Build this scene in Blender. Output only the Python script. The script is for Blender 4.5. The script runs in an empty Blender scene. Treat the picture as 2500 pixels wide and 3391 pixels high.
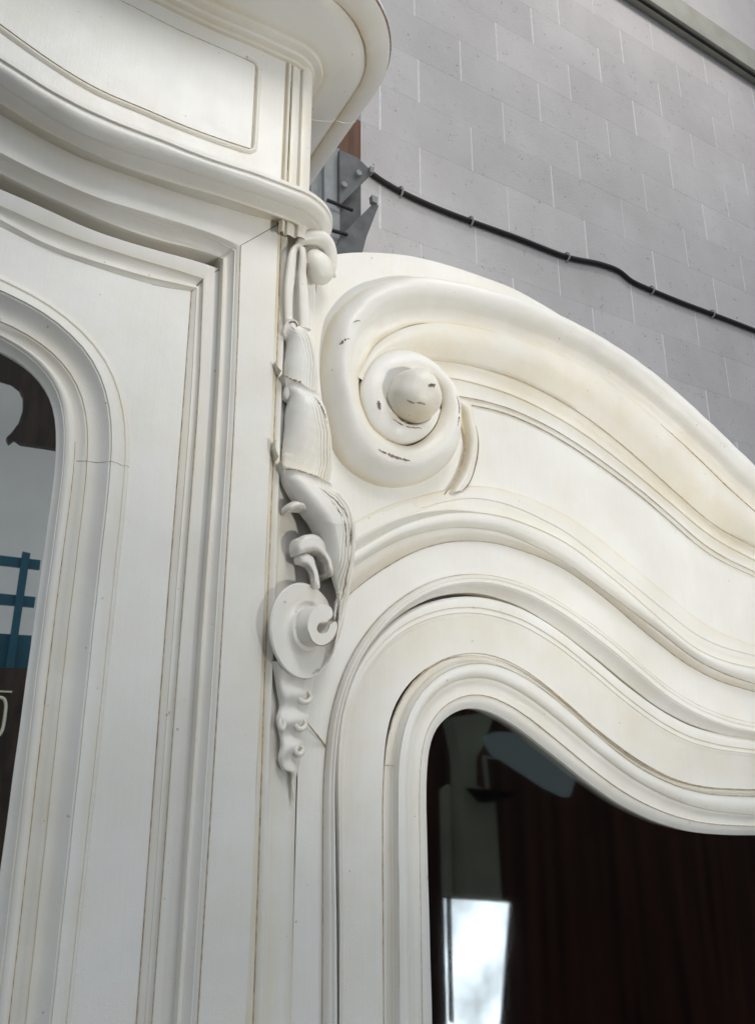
import bpy, bmesh, math, random
import numpy as np
from mathutils import Vector, Matrix

# ------------------------------------------------------------------ camera, light, exposure
scene = bpy.context.scene
col = scene.collection
cam_data = bpy.data.cameras.new('camera')
cam_data.sensor_fit = 'HORIZONTAL'
cam_data.sensor_width = 36.0
cam_data.lens = 36.0 * 2535.0 / 2500.0
cam_data.clip_start = 0.02
cam_data.clip_end = 200.0
cam = bpy.data.objects.new('camera', cam_data)
col.objects.link(cam)
cam.location = (0.0, -0.7, 1.55)
cam.rotation_euler = (math.radians(90 + 16.8), 0.0, math.radians(-30))
scene.camera = cam

world = bpy.data.worlds.new('World')
scene.world = world
world.use_nodes = True
bg = world.node_tree.nodes['Background']
bg.inputs['Color'].default_value = (0.84, 0.915, 1.0, 1)
bg.inputs['Strength'].default_value = 0.64

def area(name, loc, target, sx, sy, power, color):
    d = bpy.data.lights.new(name, 'AREA')
    d.shape = 'RECTANGLE'; d.size = sx; d.size_y = sy; d.energy = power; d.color = color
    o = bpy.data.objects.new(name, d); col.objects.link(o)
    o.location = loc
    o.rotation_euler = (Vector(target) - Vector(loc)).to_track_quat('-Z', 'Y').to_euler()
    return o
# floor-standing work lamp in front, tilted up at the carved head of the wing
sd = bpy.data.lights.new('floor_work_lamp', 'SPOT')
sd.energy = 94; sd.color = (1.0, 0.955, 0.87); sd.spot_size = math.radians(46); sd.spot_blend = 0.9; sd.shadow_soft_size = 0.07
so_ = bpy.data.objects.new('floor_work_lamp', sd); col.objects.link(so_)
so_.location = (1.12, -1.9, 1.12)
so_.rotation_euler = (Vector((0.80, 0.0, 2.10)) - Vector(so_.location)).to_track_quat('-Z', 'Y').to_euler()
# strip light under the workshop roof
area('overhead_area_light', (0.45, -1.3, 3.55), (0.15, 0.0, 2.25), 0.7, 0.7, 17, (1.0, 0.985, 0.95))

# unseen extra light, added to brighten the block wall behind
area('overhead_area_light', (2.6, -0.3, 6.6), (2.6, 1.4, 4.2), 1.5, 0.5, 26, (1.0, 0.94, 0.89))

scene.view_settings.view_transform = 'Standard'
scene.view_settings.look = 'None'
scene.view_settings.gamma = 1.0
scene.view_settings.use_curve_mapping = False
scene.view_settings.exposure = 0.06
scene.render.engine = 'CYCLES'

# ------------------------------------------------------------------ measured lines (metres)
LINES = {
    'w_a': [[0.5145,0.029,1.84],[0.533,0.029,1.8525],[0.5522,0.029,1.8589],[0.5755,0.029,1.8617],[0.5925,0.029,1.8629],[0.6289,0.029,1.8604],[0.6845,0.029,1.85],[0.7536,0.029,1.8266],[0.8303,0.029,1.7859],[0.8924,0.029,1.7546],[0.9568,0.029,1.7217],[1.0192,0.029,1.7023],[1.0836,0.029,1.6915]],
    'w_b': [[0.4946,0.02,1.8218],[0.5215,0.02,1.8344],[0.5448,0.02,1.8405],[0.5676,0.02,1.8422],[0.6059,0.02,1.8407],[0.6466,0.02,1.8328],[0.7133,0.02,1.8131],[0.7876,0.02,1.7748],[0.817,0.02,1.7602],[0.9029,0.02,1.7163],[0.9576,0.02,1.6924],[1.0123,0.02,1.6814],[1.067,0.02,1.6752]],
    'w_c': [[0.3555,0.023,1.7382],[0.3791,0.023,1.7559],[0.3911,0.023,1.7637],[0.4123,0.023,1.7776],[0.4535,0.023,1.8004],[0.4896,0.023,1.8158],[0.5269,0.023,1.8257],[0.576,0.023,1.8317],[0.6175,0.023,1.8304],[0.6351,0.023,1.8262],[0.6981,0.023,1.8097],[0.7752,0.023,1.7727],[0.819,0.023,1.7509],[0.879,0.023,1.7149],[0.9425,0.023,1.6849],[1.0044,0.023,1.6695],[1.0685,0.023,1.6631]],
    'w_d': [[0.3498,0.011,1.7256],[0.373,0.011,1.7438],[0.3855,0.011,1.7524],[0.412,0.011,1.7696],[0.4458,0.011,1.7894],[0.4903,0.011,1.8071],[0.5277,0.011,1.8161],[0.5661,0.011,1.8196],[0.6067,0.011,1.8182],[0.6907,0.011,1.7999],[0.7573,0.011,1.7689],[0.8048,0.011,1.7434],[0.8639,0.011,1.7088],[0.9258,0.011,1.6767],[0.9866,0.011,1.6619],[1.0495,0.011,1.6555]],
    'w_e': [[0.3532,0.017,1.7076],[0.3763,0.017,1.7281],[0.3896,0.017,1.7383],[0.4155,0.017,1.7561],[0.4494,0.017,1.7752],[0.4849,0.017,1.788],[0.5314,0.017,1.7982],[0.5796,0.017,1.8022],[0.62,0.017,1.7964],[0.699,0.017,1.7724],[0.7398,0.017,1.7539],[0.797,0.017,1.7256],[0.8685,0.017,1.6929],[0.9149,0.017,1.6688],[0.964,0.017,1.6507],[1.0415,0.017,1.6343],[1.053,0.017,1.6326]],
    'w_f': [[0.3597,0.029,1.6794],[0.383,0.029,1.7026],[0.3948,0.029,1.7138],[0.4225,0.029,1.7344],[0.46,0.029,1.7567],[0.4926,0.029,1.773],[0.5492,0.029,1.7867],[0.5884,0.029,1.7891],[0.6196,0.029,1.7864],[0.6782,0.029,1.7764],[0.7341,0.029,1.7571],[0.7912,0.029,1.7269],[0.85,0.029,1.693],[0.9118,0.029,1.6631],[0.9774,0.029,1.6382],[1.0681,0.029,1.6229]],
    'w_g': [[0.362,0.029,1.302],[0.3595,0.029,1.4817],[0.3595,0.029,1.5284],[0.3617,0.029,1.5541],[0.3647,0.029,1.5743],[0.3702,0.029,1.5977],[0.3804,0.029,1.6228],[0.3954,0.029,1.6493],[0.4159,0.029,1.6742],[0.4392,0.029,1.6966],[0.4684,0.029,1.7168],[0.5096,0.029,1.736],[0.5474,0.029,1.7451],[0.586,0.029,1.7462],[0.6211,0.029,1.7434],[0.6742,0.029,1.7296],[0.7565,0.029,1.6935],[0.8136,0.029,1.6623],[0.872,0.029,1.6256],[0.9349,0.029,1.6007],[1.0025,0.029,1.5842],[1.0579,0.029,1.5778]],
    'w_h': [[0.3793,0.034,1.298],[0.3762,0.034,1.4806],[0.374,0.034,1.5281],[0.3748,0.034,1.5592],[0.3775,0.034,1.585],[0.3847,0.034,1.6087],[0.3983,0.034,1.6336],[0.4188,0.034,1.6595],[0.4421,0.034,1.6809],[0.4713,0.034,1.7001],[0.4962,0.034,1.7132],[0.5165,0.034,1.7198],[0.5502,0.034,1.7241],[0.5887,0.034,1.7229],[0.6234,0.034,1.7151],[0.6757,0.034,1.6945],[0.7295,0.034,1.6664],[0.7848,0.034,1.6333],[0.8425,0.034,1.6031],[0.9038,0.034,1.5793],[0.97,0.034,1.5658],[1.0602,0.034,1.5559]],
    'w_i': [[0.3789,0.027,1.3],[0.377,0.027,1.4811],[0.3759,0.027,1.5283],[0.377,0.027,1.5657],[0.3813,0.027,1.5848],[0.39,0.027,1.6072],[0.4022,0.027,1.6265],[0.4213,0.027,1.649],[0.4461,0.027,1.6705],[0.4715,0.027,1.6866],[0.5072,0.027,1.7014],[0.5443,0.027,1.7075],[0.5822,0.027,1.7064],[0.6165,0.027,1.6992],[0.668,0.027,1.6786],[0.7212,0.027,1.653],[0.7757,0.027,1.6198],[0.8323,0.027,1.5878],[0.8926,0.027,1.564],[0.9578,0.027,1.5503],[1.0467,0.027,1.5412]],
    'w_j': [[0.3859,0.03,1.2981],[0.384,0.03,1.4806],[0.3837,0.03,1.5281],[0.3847,0.03,1.5592],[0.389,0.03,1.5811],[0.3964,0.03,1.6023],[0.4073,0.03,1.6216],[0.4264,0.03,1.6428],[0.4478,0.03,1.6602],[0.4732,0.03,1.6741],[0.5088,0.03,1.6858],[0.5459,0.03,1.6915],[0.5837,0.03,1.69],[0.618,0.03,1.6848],[0.6695,0.03,1.6647],[0.7225,0.03,1.6366],[0.7768,0.03,1.6032],[0.8336,0.03,1.5732],[0.8936,0.03,1.548],[0.9589,0.03,1.5359],[1.0485,0.03,1.53]],
    'w_k': [[0.4285,0.03,1.2916],[0.4279,0.03,1.4787],[0.4292,0.03,1.5275],[0.4326,0.03,1.553],[0.4406,0.03,1.5767],[0.4519,0.03,1.6002],[0.4723,0.03,1.6214],[0.4987,0.03,1.6383],[0.5255,0.03,1.6489],[0.5535,0.03,1.6529],[0.5815,0.03,1.6499],[0.6027,0.03,1.6442],[0.6396,0.03,1.6272],[0.6904,0.03,1.5973],[0.7427,0.03,1.5642],[0.797,0.03,1.5322],[0.8548,0.03,1.5091],[0.917,0.03,1.4952],[0.9735,0.03,1.4899],[1.0388,0.03,1.4869]],
    'w_l': [[0.4438,0.025,1.2906],[0.445,0.025,1.4784],[0.4462,0.025,1.5274],[0.4504,0.025,1.5664],[0.4571,0.025,1.5822],[0.4687,0.025,1.5988],[0.4861,0.025,1.614],[0.5074,0.025,1.6272],[0.5308,0.025,1.6367],[0.557,0.025,1.6408],[0.5868,0.025,1.6384],[0.6039,0.025,1.6332],[0.6348,0.025,1.6209],[0.6852,0.025,1.5919],[0.7371,0.025,1.559],[0.7907,0.025,1.5261],[0.8481,0.025,1.5034],[0.9093,0.025,1.4873],[0.9651,0.025,1.4818],[1.0297,0.025,1.4786]],
    'w_m': [[0.4587,0.029,1.2873],[0.4574,0.029,1.4775],[0.4589,0.029,1.5271],[0.4623,0.029,1.5559],[0.4693,0.029,1.5771],[0.4815,0.029,1.5938],[0.4988,0.029,1.6084],[0.5237,0.029,1.6197],[0.5483,0.029,1.6241],[0.5725,0.029,1.623],[0.5924,0.029,1.6175],[0.6365,0.029,1.5977],[0.6869,0.029,1.5694],[0.739,0.029,1.5406],[0.793,0.029,1.5103],[0.8502,0.029,1.4869],[0.9109,0.029,1.4685],[0.9659,0.029,1.4592],[1.0298,0.029,1.4534]],
    'w_n': [[0.4753,0.034,1.2834],[0.4761,0.034,1.4764],[0.4783,0.034,1.5267],[0.4802,0.034,1.5465],[0.4874,0.034,1.5669],[0.5016,0.034,1.585],[0.5215,0.034,1.598],[0.5452,0.034,1.6051],[0.5665,0.034,1.6047],[0.5916,0.034,1.5968],[0.6107,0.034,1.5878],[0.639,0.034,1.5729],[0.6892,0.034,1.5443],[0.7409,0.034,1.5129],[0.7952,0.034,1.4862],[0.8526,0.034,1.4645],[0.9139,0.034,1.4497],[0.9694,0.034,1.443],[1.0336,0.034,1.4383]],
    'w_o': [[0.4924,0.042,1.2787],[0.4899,0.042,1.4752],[0.4914,0.042,1.5264],[0.496,0.042,1.5532],[0.5033,0.042,1.5672],[0.5156,0.042,1.5799],[0.5319,0.042,1.5872],[0.5492,0.042,1.5903],[0.5653,0.042,1.5886],[0.5871,0.042,1.58],[0.6159,0.042,1.5672],[0.6444,0.042,1.552],[0.6947,0.042,1.5233],[0.747,0.042,1.495],[0.8015,0.042,1.4678],[0.8593,0.042,1.4476],[0.8992,0.042,1.4386],[0.9546,0.042,1.432],[1.0422,0.042,1.4254]],
    'roll_out': [[1.1649,0.006,1.9501],[1.0737,0.006,2.0018],[0.9998,0.006,2.0418],[0.9257,0.006,2.0785],[0.8573,0.006,2.1048],[0.7848,0.006,2.123],[0.7154,0.006,2.1353],[0.6489,0.006,2.1375],[0.5818,0.006,2.1369],[0.5194,0.006,2.1297],[0.4698,0.006,2.1199],[0.4249,0.006,2.1009],[0.3878,0.012,2.0768],[0.3628,0.017,2.0492],[0.3486,0.021,2.0195],[0.3447,0.024,1.9803],[0.3464,0.026,1.9468],[0.3521,0.027,1.9032],[0.3636,0.027,1.8638],[0.3854,0.026,1.8445],[0.418,0.024,1.835],[0.4516,0.022,1.8375],[0.481,0.018,1.8489],[0.5006,0.013,1.8634],[0.516,0.008,1.8841],[0.5238,0.005,1.9084],[0.5258,0.004,1.9325],[0.5216,0.003,1.963],[0.5086,0.003,1.9841],[0.49,0.003,1.9984],[0.4736,0.003,2.0052],[0.4547,0.003,2.0083],[0.4327,0.003,2.0055],[0.4092,0.003,1.9915],[0.3945,0.003,1.9741],[0.3838,0.003,1.9481],[0.382,0.003,1.9268],[0.392,0.003,1.9009],[0.4119,0.003,1.8865],[0.4362,0.003,1.8806],[0.4656,0.003,1.8911],[0.4855,0.003,1.9115],[0.4939,0.003,1.9311]],
    'roll_in': [[1.104,0.01,1.9025],[1.013,0.01,1.9516],[0.9439,0.01,1.99],[0.8765,0.01,2.0215],[0.8113,0.01,2.0487],[0.7479,0.01,2.0669],[0.6864,0.01,2.0737],[0.6275,0.01,2.075],[0.5681,0.01,2.0748],[0.5163,0.01,2.0671],[0.4766,0.01,2.0571],[0.4476,0.009,2.0425],[0.4193,0.008,2.0209],[0.4028,0.007,2.0012],[0.3921,0.006,1.9843],[0.3832,0.005,1.96],[0.3814,0.005,1.94],[0.3867,0.005,1.917],[0.3971,0.005,1.8957],[0.4122,0.005,1.8877],[0.4303,0.004,1.8817],[0.4453,0.003,1.8809],[0.4589,0.002,1.8867],[0.4704,0.001,1.8956],[0.4825,0.0,1.9098],[0.4901,-0.001,1.9248],[0.4939,-0.002,1.9431],[0.4924,-0.003,1.9584],[0.4853,-0.004,1.9683],[0.4725,-0.005,1.9756],[0.461,-0.006,1.9774],[0.4485,-0.006,1.9758],[0.4363,-0.005,1.9684],[0.4264,-0.004,1.9569],[0.4213,-0.004,1.9409],[0.4212,-0.004,1.9255],[0.4269,-0.004,1.9116],[0.4383,-0.004,1.9057],[0.4516,-0.004,1.9063],[0.467,-0.004,1.9135],[0.4776,-0.004,1.926],[0.4823,-0.004,1.9396],[0.4817,-0.004,1.9474]],
    'c2': [[1.104,0.01,1.9025],[1.013,0.01,1.9516],[0.9439,0.01,1.99],[0.8765,0.01,2.0215],[0.8113,0.01,2.0487],[0.7479,0.01,2.0669],[0.6864,0.01,2.0737],[0.6275,0.01,2.075],[0.5681,0.01,2.0748],[0.5163,0.01,2.0671],[0.4766,0.01,2.0571],[0.4483,0.01,2.0432],[0.4269,0.01,2.0278],[0.4078,0.01,2.0077],[0.3967,0.01,1.9886]],
    'c3': [[1.0997,0.016,1.8454],[1.0051,0.016,1.8699],[0.9366,0.016,1.9033],[0.8711,0.016,1.9383],[0.8078,0.016,1.9697],[0.7462,0.016,1.9946],[0.6864,0.016,2.0106],[0.6288,0.016,2.02],[0.57,0.016,2.0209],[0.5288,0.016,2.0184],[0.4896,0.016,2.0114],[0.4607,0.016,2.0016],[0.4302,0.016,1.9854],[0.4092,0.016,1.964],[0.3991,0.016,1.9439]],
    'c4': [[1.1009,0.02,1.8254],[1.0066,0.02,1.8501],[0.9378,0.02,1.8815],[0.8722,0.02,1.9144],[0.8087,0.02,1.9433],[0.7474,0.02,1.9688],[0.6879,0.02,1.9854],[0.6305,0.02,1.9958],[0.572,0.02,1.9992],[0.521,0.02,1.9963],[0.4899,0.02,1.991],[0.4585,0.02,1.9802],[0.4325,0.02,1.9576],[0.424,0.02,1.9397]],
    'c5': [[1.1028,0.024,1.8079],[1.0079,0.024,1.8298],[0.9395,0.024,1.8626],[0.8742,0.024,1.8969],[0.8106,0.024,1.9247],[0.7492,0.024,1.9482],[0.6899,0.024,1.9666],[0.6326,0.024,1.9767],[0.5741,0.024,1.9793],[0.5363,0.024,1.9755],[0.5058,0.024,1.9695],[0.474,0.024,1.9603],[0.4541,0.024,1.9443],[0.4453,0.024,1.9264]],
    'board': [[0.3327,0.03,2.1143],[0.3595,0.03,2.1272],[0.386,0.03,2.1393],[0.4197,0.03,2.1513],[0.4621,0.03,2.1627],[0.5027,0.03,2.1691],[0.5443,0.03,2.1723],[0.5882,0.03,2.1732],[0.6457,0.03,2.1722],[0.6959,0.03,2.1638],[0.7496,0.03,2.152]],
    'fin_o': [[0.5385,0.024,1.9714],[0.5551,0.024,1.9685],[0.5621,0.024,1.9413],[0.5652,0.024,1.9158],[0.5595,0.024,1.8852],[0.5486,0.024,1.8596],[0.5384,0.024,1.848]],
    'fin_i': [[0.5308,0.027,1.9611],[0.5414,0.027,1.953],[0.5441,0.027,1.9369],[0.5479,0.027,1.9133],[0.5395,0.027,1.8805],[0.5291,0.027,1.8603],[0.5131,0.027,1.8392]],
    'ball': [[0.4447,-0.015,1.9377],[0.4759,-0.015,1.9451]],
    'ground': [[0.3875,0.014,1.988],[0.4039,0.014,2.0117],[0.4293,0.014,2.0292],[0.4444,0.014,2.0273],[0.4463,0.014,1.9948],[0.4859,0.014,1.9886],[0.5081,0.014,1.9692],[0.4931,0.014,1.9172],[0.4493,0.014,1.8886],[0.4022,0.014,1.8979],[0.378,0.014,1.938]],
    'w1': [[0.4433,-0.032,1.9365],[0.4477,-0.032,1.9385],[0.453,-0.032,1.9404]],
    'w2': [[0.4232,-0.03,1.9202],[0.4304,-0.03,1.9172],[0.4372,-0.03,1.9176],[0.4438,-0.03,1.9169]],
    'w3': [[0.4018,-0.02,1.9256],[0.4029,-0.02,1.9196],[0.4046,-0.02,1.9136]],
    'w4': [[0.4194,-0.02,1.9068],[0.4365,-0.02,1.9011],[0.4601,-0.02,1.9033]],
    'w5': [[0.403,-0.012,1.8671],[0.4188,-0.012,1.8631],[0.4324,-0.012,1.8608],[0.4452,-0.012,1.8606]],
    'w6': [[0.5072,-0.01,1.9556],[0.5113,-0.01,1.9379],[0.5089,-0.01,1.9131]],
    'w7': [[0.3707,-0.006,2.0204],[0.3757,-0.006,2.0234],[0.3803,-0.006,2.0253]],
    'w8': [[0.3565,-0.006,1.9898],[0.3609,-0.006,1.9943],[0.3659,-0.006,1.998]],
    'w9': [[0.4158,-0.02,1.8833],[0.4276,-0.02,1.8822],[0.4431,-0.02,1.8835]],
    'p0': [[-0.0304,-0.012,2.2252],[-0.0121,-0.012,2.2177],[0.0101,-0.012,2.2089],[0.0388,-0.012,2.1997],[0.0695,-0.012,2.1935],[0.1153,-0.012,2.1924],[0.147,-0.012,2.1906],[0.1949,-0.012,2.1916],[0.2316,-0.012,2.1944]],
    'p0t': [[0.0742,-0.012,2.3199],[0.0975,-0.012,2.3185],[0.1375,-0.012,2.3154],[0.1872,-0.012,2.3163],[0.2184,-0.012,2.3164],[0.2311,-0.012,2.3161]],
    'a2': [[-0.0242,-0.044,2.1569],[0.0135,-0.044,2.1449],[0.0404,-0.044,2.1387],[0.0666,-0.044,2.135],[0.0936,-0.044,2.1349],[0.1317,-0.044,2.1345],[0.1788,-0.044,2.1334],[0.2288,-0.044,2.1371],[0.2462,-0.044,2.1367]],
    'a3': [[-0.0211,-0.034,2.1391],[0.0372,-0.034,2.1198],[0.0539,-0.034,2.1155],[0.0977,-0.034,2.1157],[0.1358,-0.034,2.1179],[0.183,-0.034,2.1199],[0.218,-0.034,2.1204],[0.2439,-0.034,2.1221]],
    'a4': [[-0.0186,-0.017,2.1312],[0.0164,-0.017,2.1197],[0.0522,-0.017,2.1132],[0.0892,-0.017,2.1097],[0.1277,-0.017,2.1089],[0.189,-0.017,2.1136],[0.2229,-0.017,2.1149],[0.2547,-0.017,2.1149]],
    'a5': [[-0.0174,0.0,2.1327],[0.0181,0.0,2.1234],[0.0548,0.0,2.1152],[0.0923,0.0,2.1146],[0.1317,0.0,2.1135],[0.1945,0.0,2.1153],[0.243,0.0,2.1178],[0.2762,0.0,2.1214]],
    'a6': [[-0.012,0.0,2.0907],[0.0229,0.0,2.0827],[0.0589,0.0,2.0776],[0.0961,0.0,2.0758],[0.1347,0.0,2.0778],[0.1969,0.0,2.0779],[0.2304,0.0,2.0744]],
    'a7': [[-0.0111,0.007,2.0884],[0.0238,0.007,2.0823],[0.0649,0.007,2.0775],[0.0977,0.007,2.0743],[0.1369,0.007,2.0726],[0.1993,0.007,2.076],[0.2255,0.007,2.0693]],
    'a8': [[-0.0091,0.017,2.0788],[0.0264,0.017,2.071],[0.0629,0.017,2.0659],[0.1011,0.017,2.0607],[0.1405,0.017,2.0599],[0.2035,0.017,2.0633],[0.2163,0.017,2.0621]],
    'a9': [[-0.007,0.02,2.0647],[0.0281,0.02,2.0595],[0.0649,0.02,2.0528],[0.1028,0.02,2.0494],[0.1421,0.02,2.0504],[0.2052,0.02,2.0519],[0.2152,0.02,2.0511]],
    'a10': [[-0.0051,0.02,2.0501],[0.0301,0.02,2.043],[0.0664,0.02,2.0387],[0.1039,0.02,2.0374],[0.1432,0.02,2.0375],[0.2006,0.02,2.0385]],
    'a11': [[-0.0046,0.022,2.0472],[0.0307,0.022,2.0404],[0.067,0.022,2.036],[0.1047,0.022,2.0339],[0.144,0.022,2.0342],[0.1976,0.022,2.0334]],
    'a12': [[-0.0026,0.027,2.0351],[0.0369,0.027,2.0235],[0.0745,0.027,2.0198],[0.1072,0.027,2.019],[0.1465,0.027,2.0192],[0.1925,0.027,2.0229]],
    'a13': [[-0.0017,0.03,2.0302],[0.0375,0.03,2.0211],[0.0754,0.03,2.0166],[0.1082,0.03,2.015],[0.1477,0.03,2.0144],[0.1883,0.03,2.0198]],
    'j1': [[0.1883,0.03,2.0198],[0.1892,0.03,1.8993],[0.1895,0.03,1.6206],[0.1913,0.03,1.3278]],
    'j2': [[0.1925,0.027,2.0229],[0.1953,0.027,1.8995],[0.1955,0.027,1.6206],[0.1972,0.027,1.3277]],
    'j3': [[0.1976,0.022,2.0334],[0.2018,0.022,1.899],[0.2017,0.022,1.6205],[0.2021,0.022,1.3283]],
    'j4': [[0.2006,0.02,2.0385],[0.206,0.02,1.8992],[0.2046,0.02,1.6205],[0.205,0.02,1.3284]],
    'j5': [[0.2152,0.02,2.0511],[0.2185,0.02,1.9021],[0.2189,0.02,1.6212],[0.2197,0.02,1.3261]],
    'j6': [[0.2142,0.01,2.0571],[0.2183,0.01,1.8979],[0.2182,0.01,1.6203],[0.2184,0.01,1.329]],
    'j7': [[0.2246,0.004,2.0671],[0.2283,0.004,1.8978],[0.2284,0.004,1.6203],[0.2282,0.004,1.329]],
    'j8': [[0.2304,0.0,2.0744],[0.2344,0.0,1.8976],[0.2349,0.0,1.6202],[0.2336,0.0,1.3293]],
    'j9': [[0.273,0.0,2.1169],[0.2749,0.0,1.9074],[0.2756,0.0,1.6222],[0.2757,0.0,1.3229]],
    'j10': [[0.2786,0.004,2.1229],[0.2803,0.004,1.9103],[0.2812,0.004,1.6228],[0.2839,0.004,1.3206]],
    'k2': [[0.2853,0.002,2.1217],[0.2861,0.002,1.9109],[0.2882,0.002,1.623],[0.2877,0.002,1.4867],[0.2897,0.002,1.3202]],
    'k3': [[0.2924,0.01,2.128],[0.2939,0.01,1.9161],[0.2956,0.01,1.624],[0.2958,0.01,1.4857],[0.2986,0.01,1.3167]],
    'k4': [[0.3059,0.016,2.1295],[0.309,0.016,1.9222],[0.3114,0.016,1.6253],[0.3131,0.016,1.4846],[0.3152,0.016,1.3126]],
    'k5': [[0.3237,0.0295,2.1406],[0.3252,0.0295,1.9317],[0.3283,0.0295,1.6273],[0.3291,0.0295,1.4829],[0.3306,0.0295,1.3067]],
    'd0': [[0.0053,0.03,1.9758],[0.0345,0.03,1.9684],[0.0589,0.03,1.959],[0.077,0.03,1.9503],[0.0912,0.03,1.9396],[0.1073,0.03,1.9273],[0.1215,0.03,1.9136],[0.1325,0.03,1.8943],[0.1365,0.03,1.8757],[0.1384,0.03,1.8484],[0.1391,0.03,1.8217],[0.1419,0.03,1.6183],[0.139,0.03,1.3358]],
    'd1': [[0.0059,0.023,1.9673],[0.0347,0.023,1.9599],[0.0588,0.023,1.9505],[0.075,0.023,1.9427],[0.0879,0.023,1.9325],[0.1037,0.023,1.9203],[0.1171,0.023,1.9073],[0.1276,0.023,1.8888],[0.1315,0.023,1.8717],[0.1334,0.023,1.8448],[0.1342,0.023,1.8184],[0.1371,0.023,1.6174],[0.1349,0.023,1.3383]],
    'd2': [[0.007,0.014,1.9529],[0.0351,0.014,1.9476],[0.0589,0.014,1.9383],[0.0718,0.014,1.931],[0.0839,0.014,1.9207],[0.0955,0.014,1.9086],[0.1048,0.014,1.8948],[0.113,0.014,1.8743],[0.1167,0.014,1.8561],[0.1191,0.014,1.8316],[0.1201,0.014,1.8127],[0.122,0.014,1.6159],[0.1223,0.014,1.3426]],
    'd3': [[0.0114,0.026,1.9261],[0.0398,0.026,1.9206],[0.0614,0.026,1.9102],[0.0776,0.026,1.8996],[0.0883,0.026,1.8878],[0.0959,0.026,1.8714],[0.0994,0.026,1.8537],[0.1008,0.026,1.8383],[0.1013,0.026,1.8198],[0.1026,0.026,1.616],[0.1056,0.026,1.3419]],
    'd4': [[0.013,0.032,1.9181],[0.0354,0.032,1.9162],[0.0472,0.032,1.9114],[0.0646,0.032,1.8989],[0.0782,0.032,1.8834],[0.0861,0.032,1.8635],[0.0894,0.032,1.8387],[0.0898,0.032,1.8193],[0.0904,0.032,1.6159],[0.0938,0.032,1.3422]],
    'd5': [[0.0138,0.03,1.9104],[0.0368,0.03,1.9028],[0.0548,0.03,1.8926],[0.0679,0.03,1.8796],[0.0764,0.03,1.8595],[0.0807,0.03,1.8355],[0.0822,0.03,1.8171],[0.0821,0.03,1.6154],[0.0854,0.03,1.344]],
    'd6': [[0.0157,0.04,1.9024],[0.0329,0.04,1.8984],[0.0484,0.04,1.8915],[0.0599,0.04,1.8807],[0.0682,0.04,1.868],[0.0729,0.04,1.8529],[0.0747,0.04,1.832],[0.0746,0.04,1.8162],[0.0752,0.04,1.7247],[0.0757,0.04,1.6159],[0.0738,0.04,1.4529],[0.0749,0.04,1.3429]],
    'r0': [[0.2664,-0.012,2.3504],[0.274,-0.012,2.1316]],
    'r1': [[0.2711,-0.009,2.3558],[0.2785,-0.009,2.1354]],
    'r2': [[0.2738,-0.014,2.3526],[0.2809,-0.014,2.1329]],
    'r3': [[0.279,-0.007,2.3621],[0.2864,-0.007,2.1399]],
    'r4': [[0.2798,-0.011,2.3587],[0.2866,-0.011,2.1373]],
    'r5': [[0.2902,-0.009,2.3663],[0.2942,-0.009,2.1416]],
    'r6': [[0.2917,-0.014,2.3624],[0.2965,-0.014,2.1391]],
    'r7': [[0.3069,-0.008,2.3764],[0.3129,-0.008,2.1498]],
}
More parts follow.
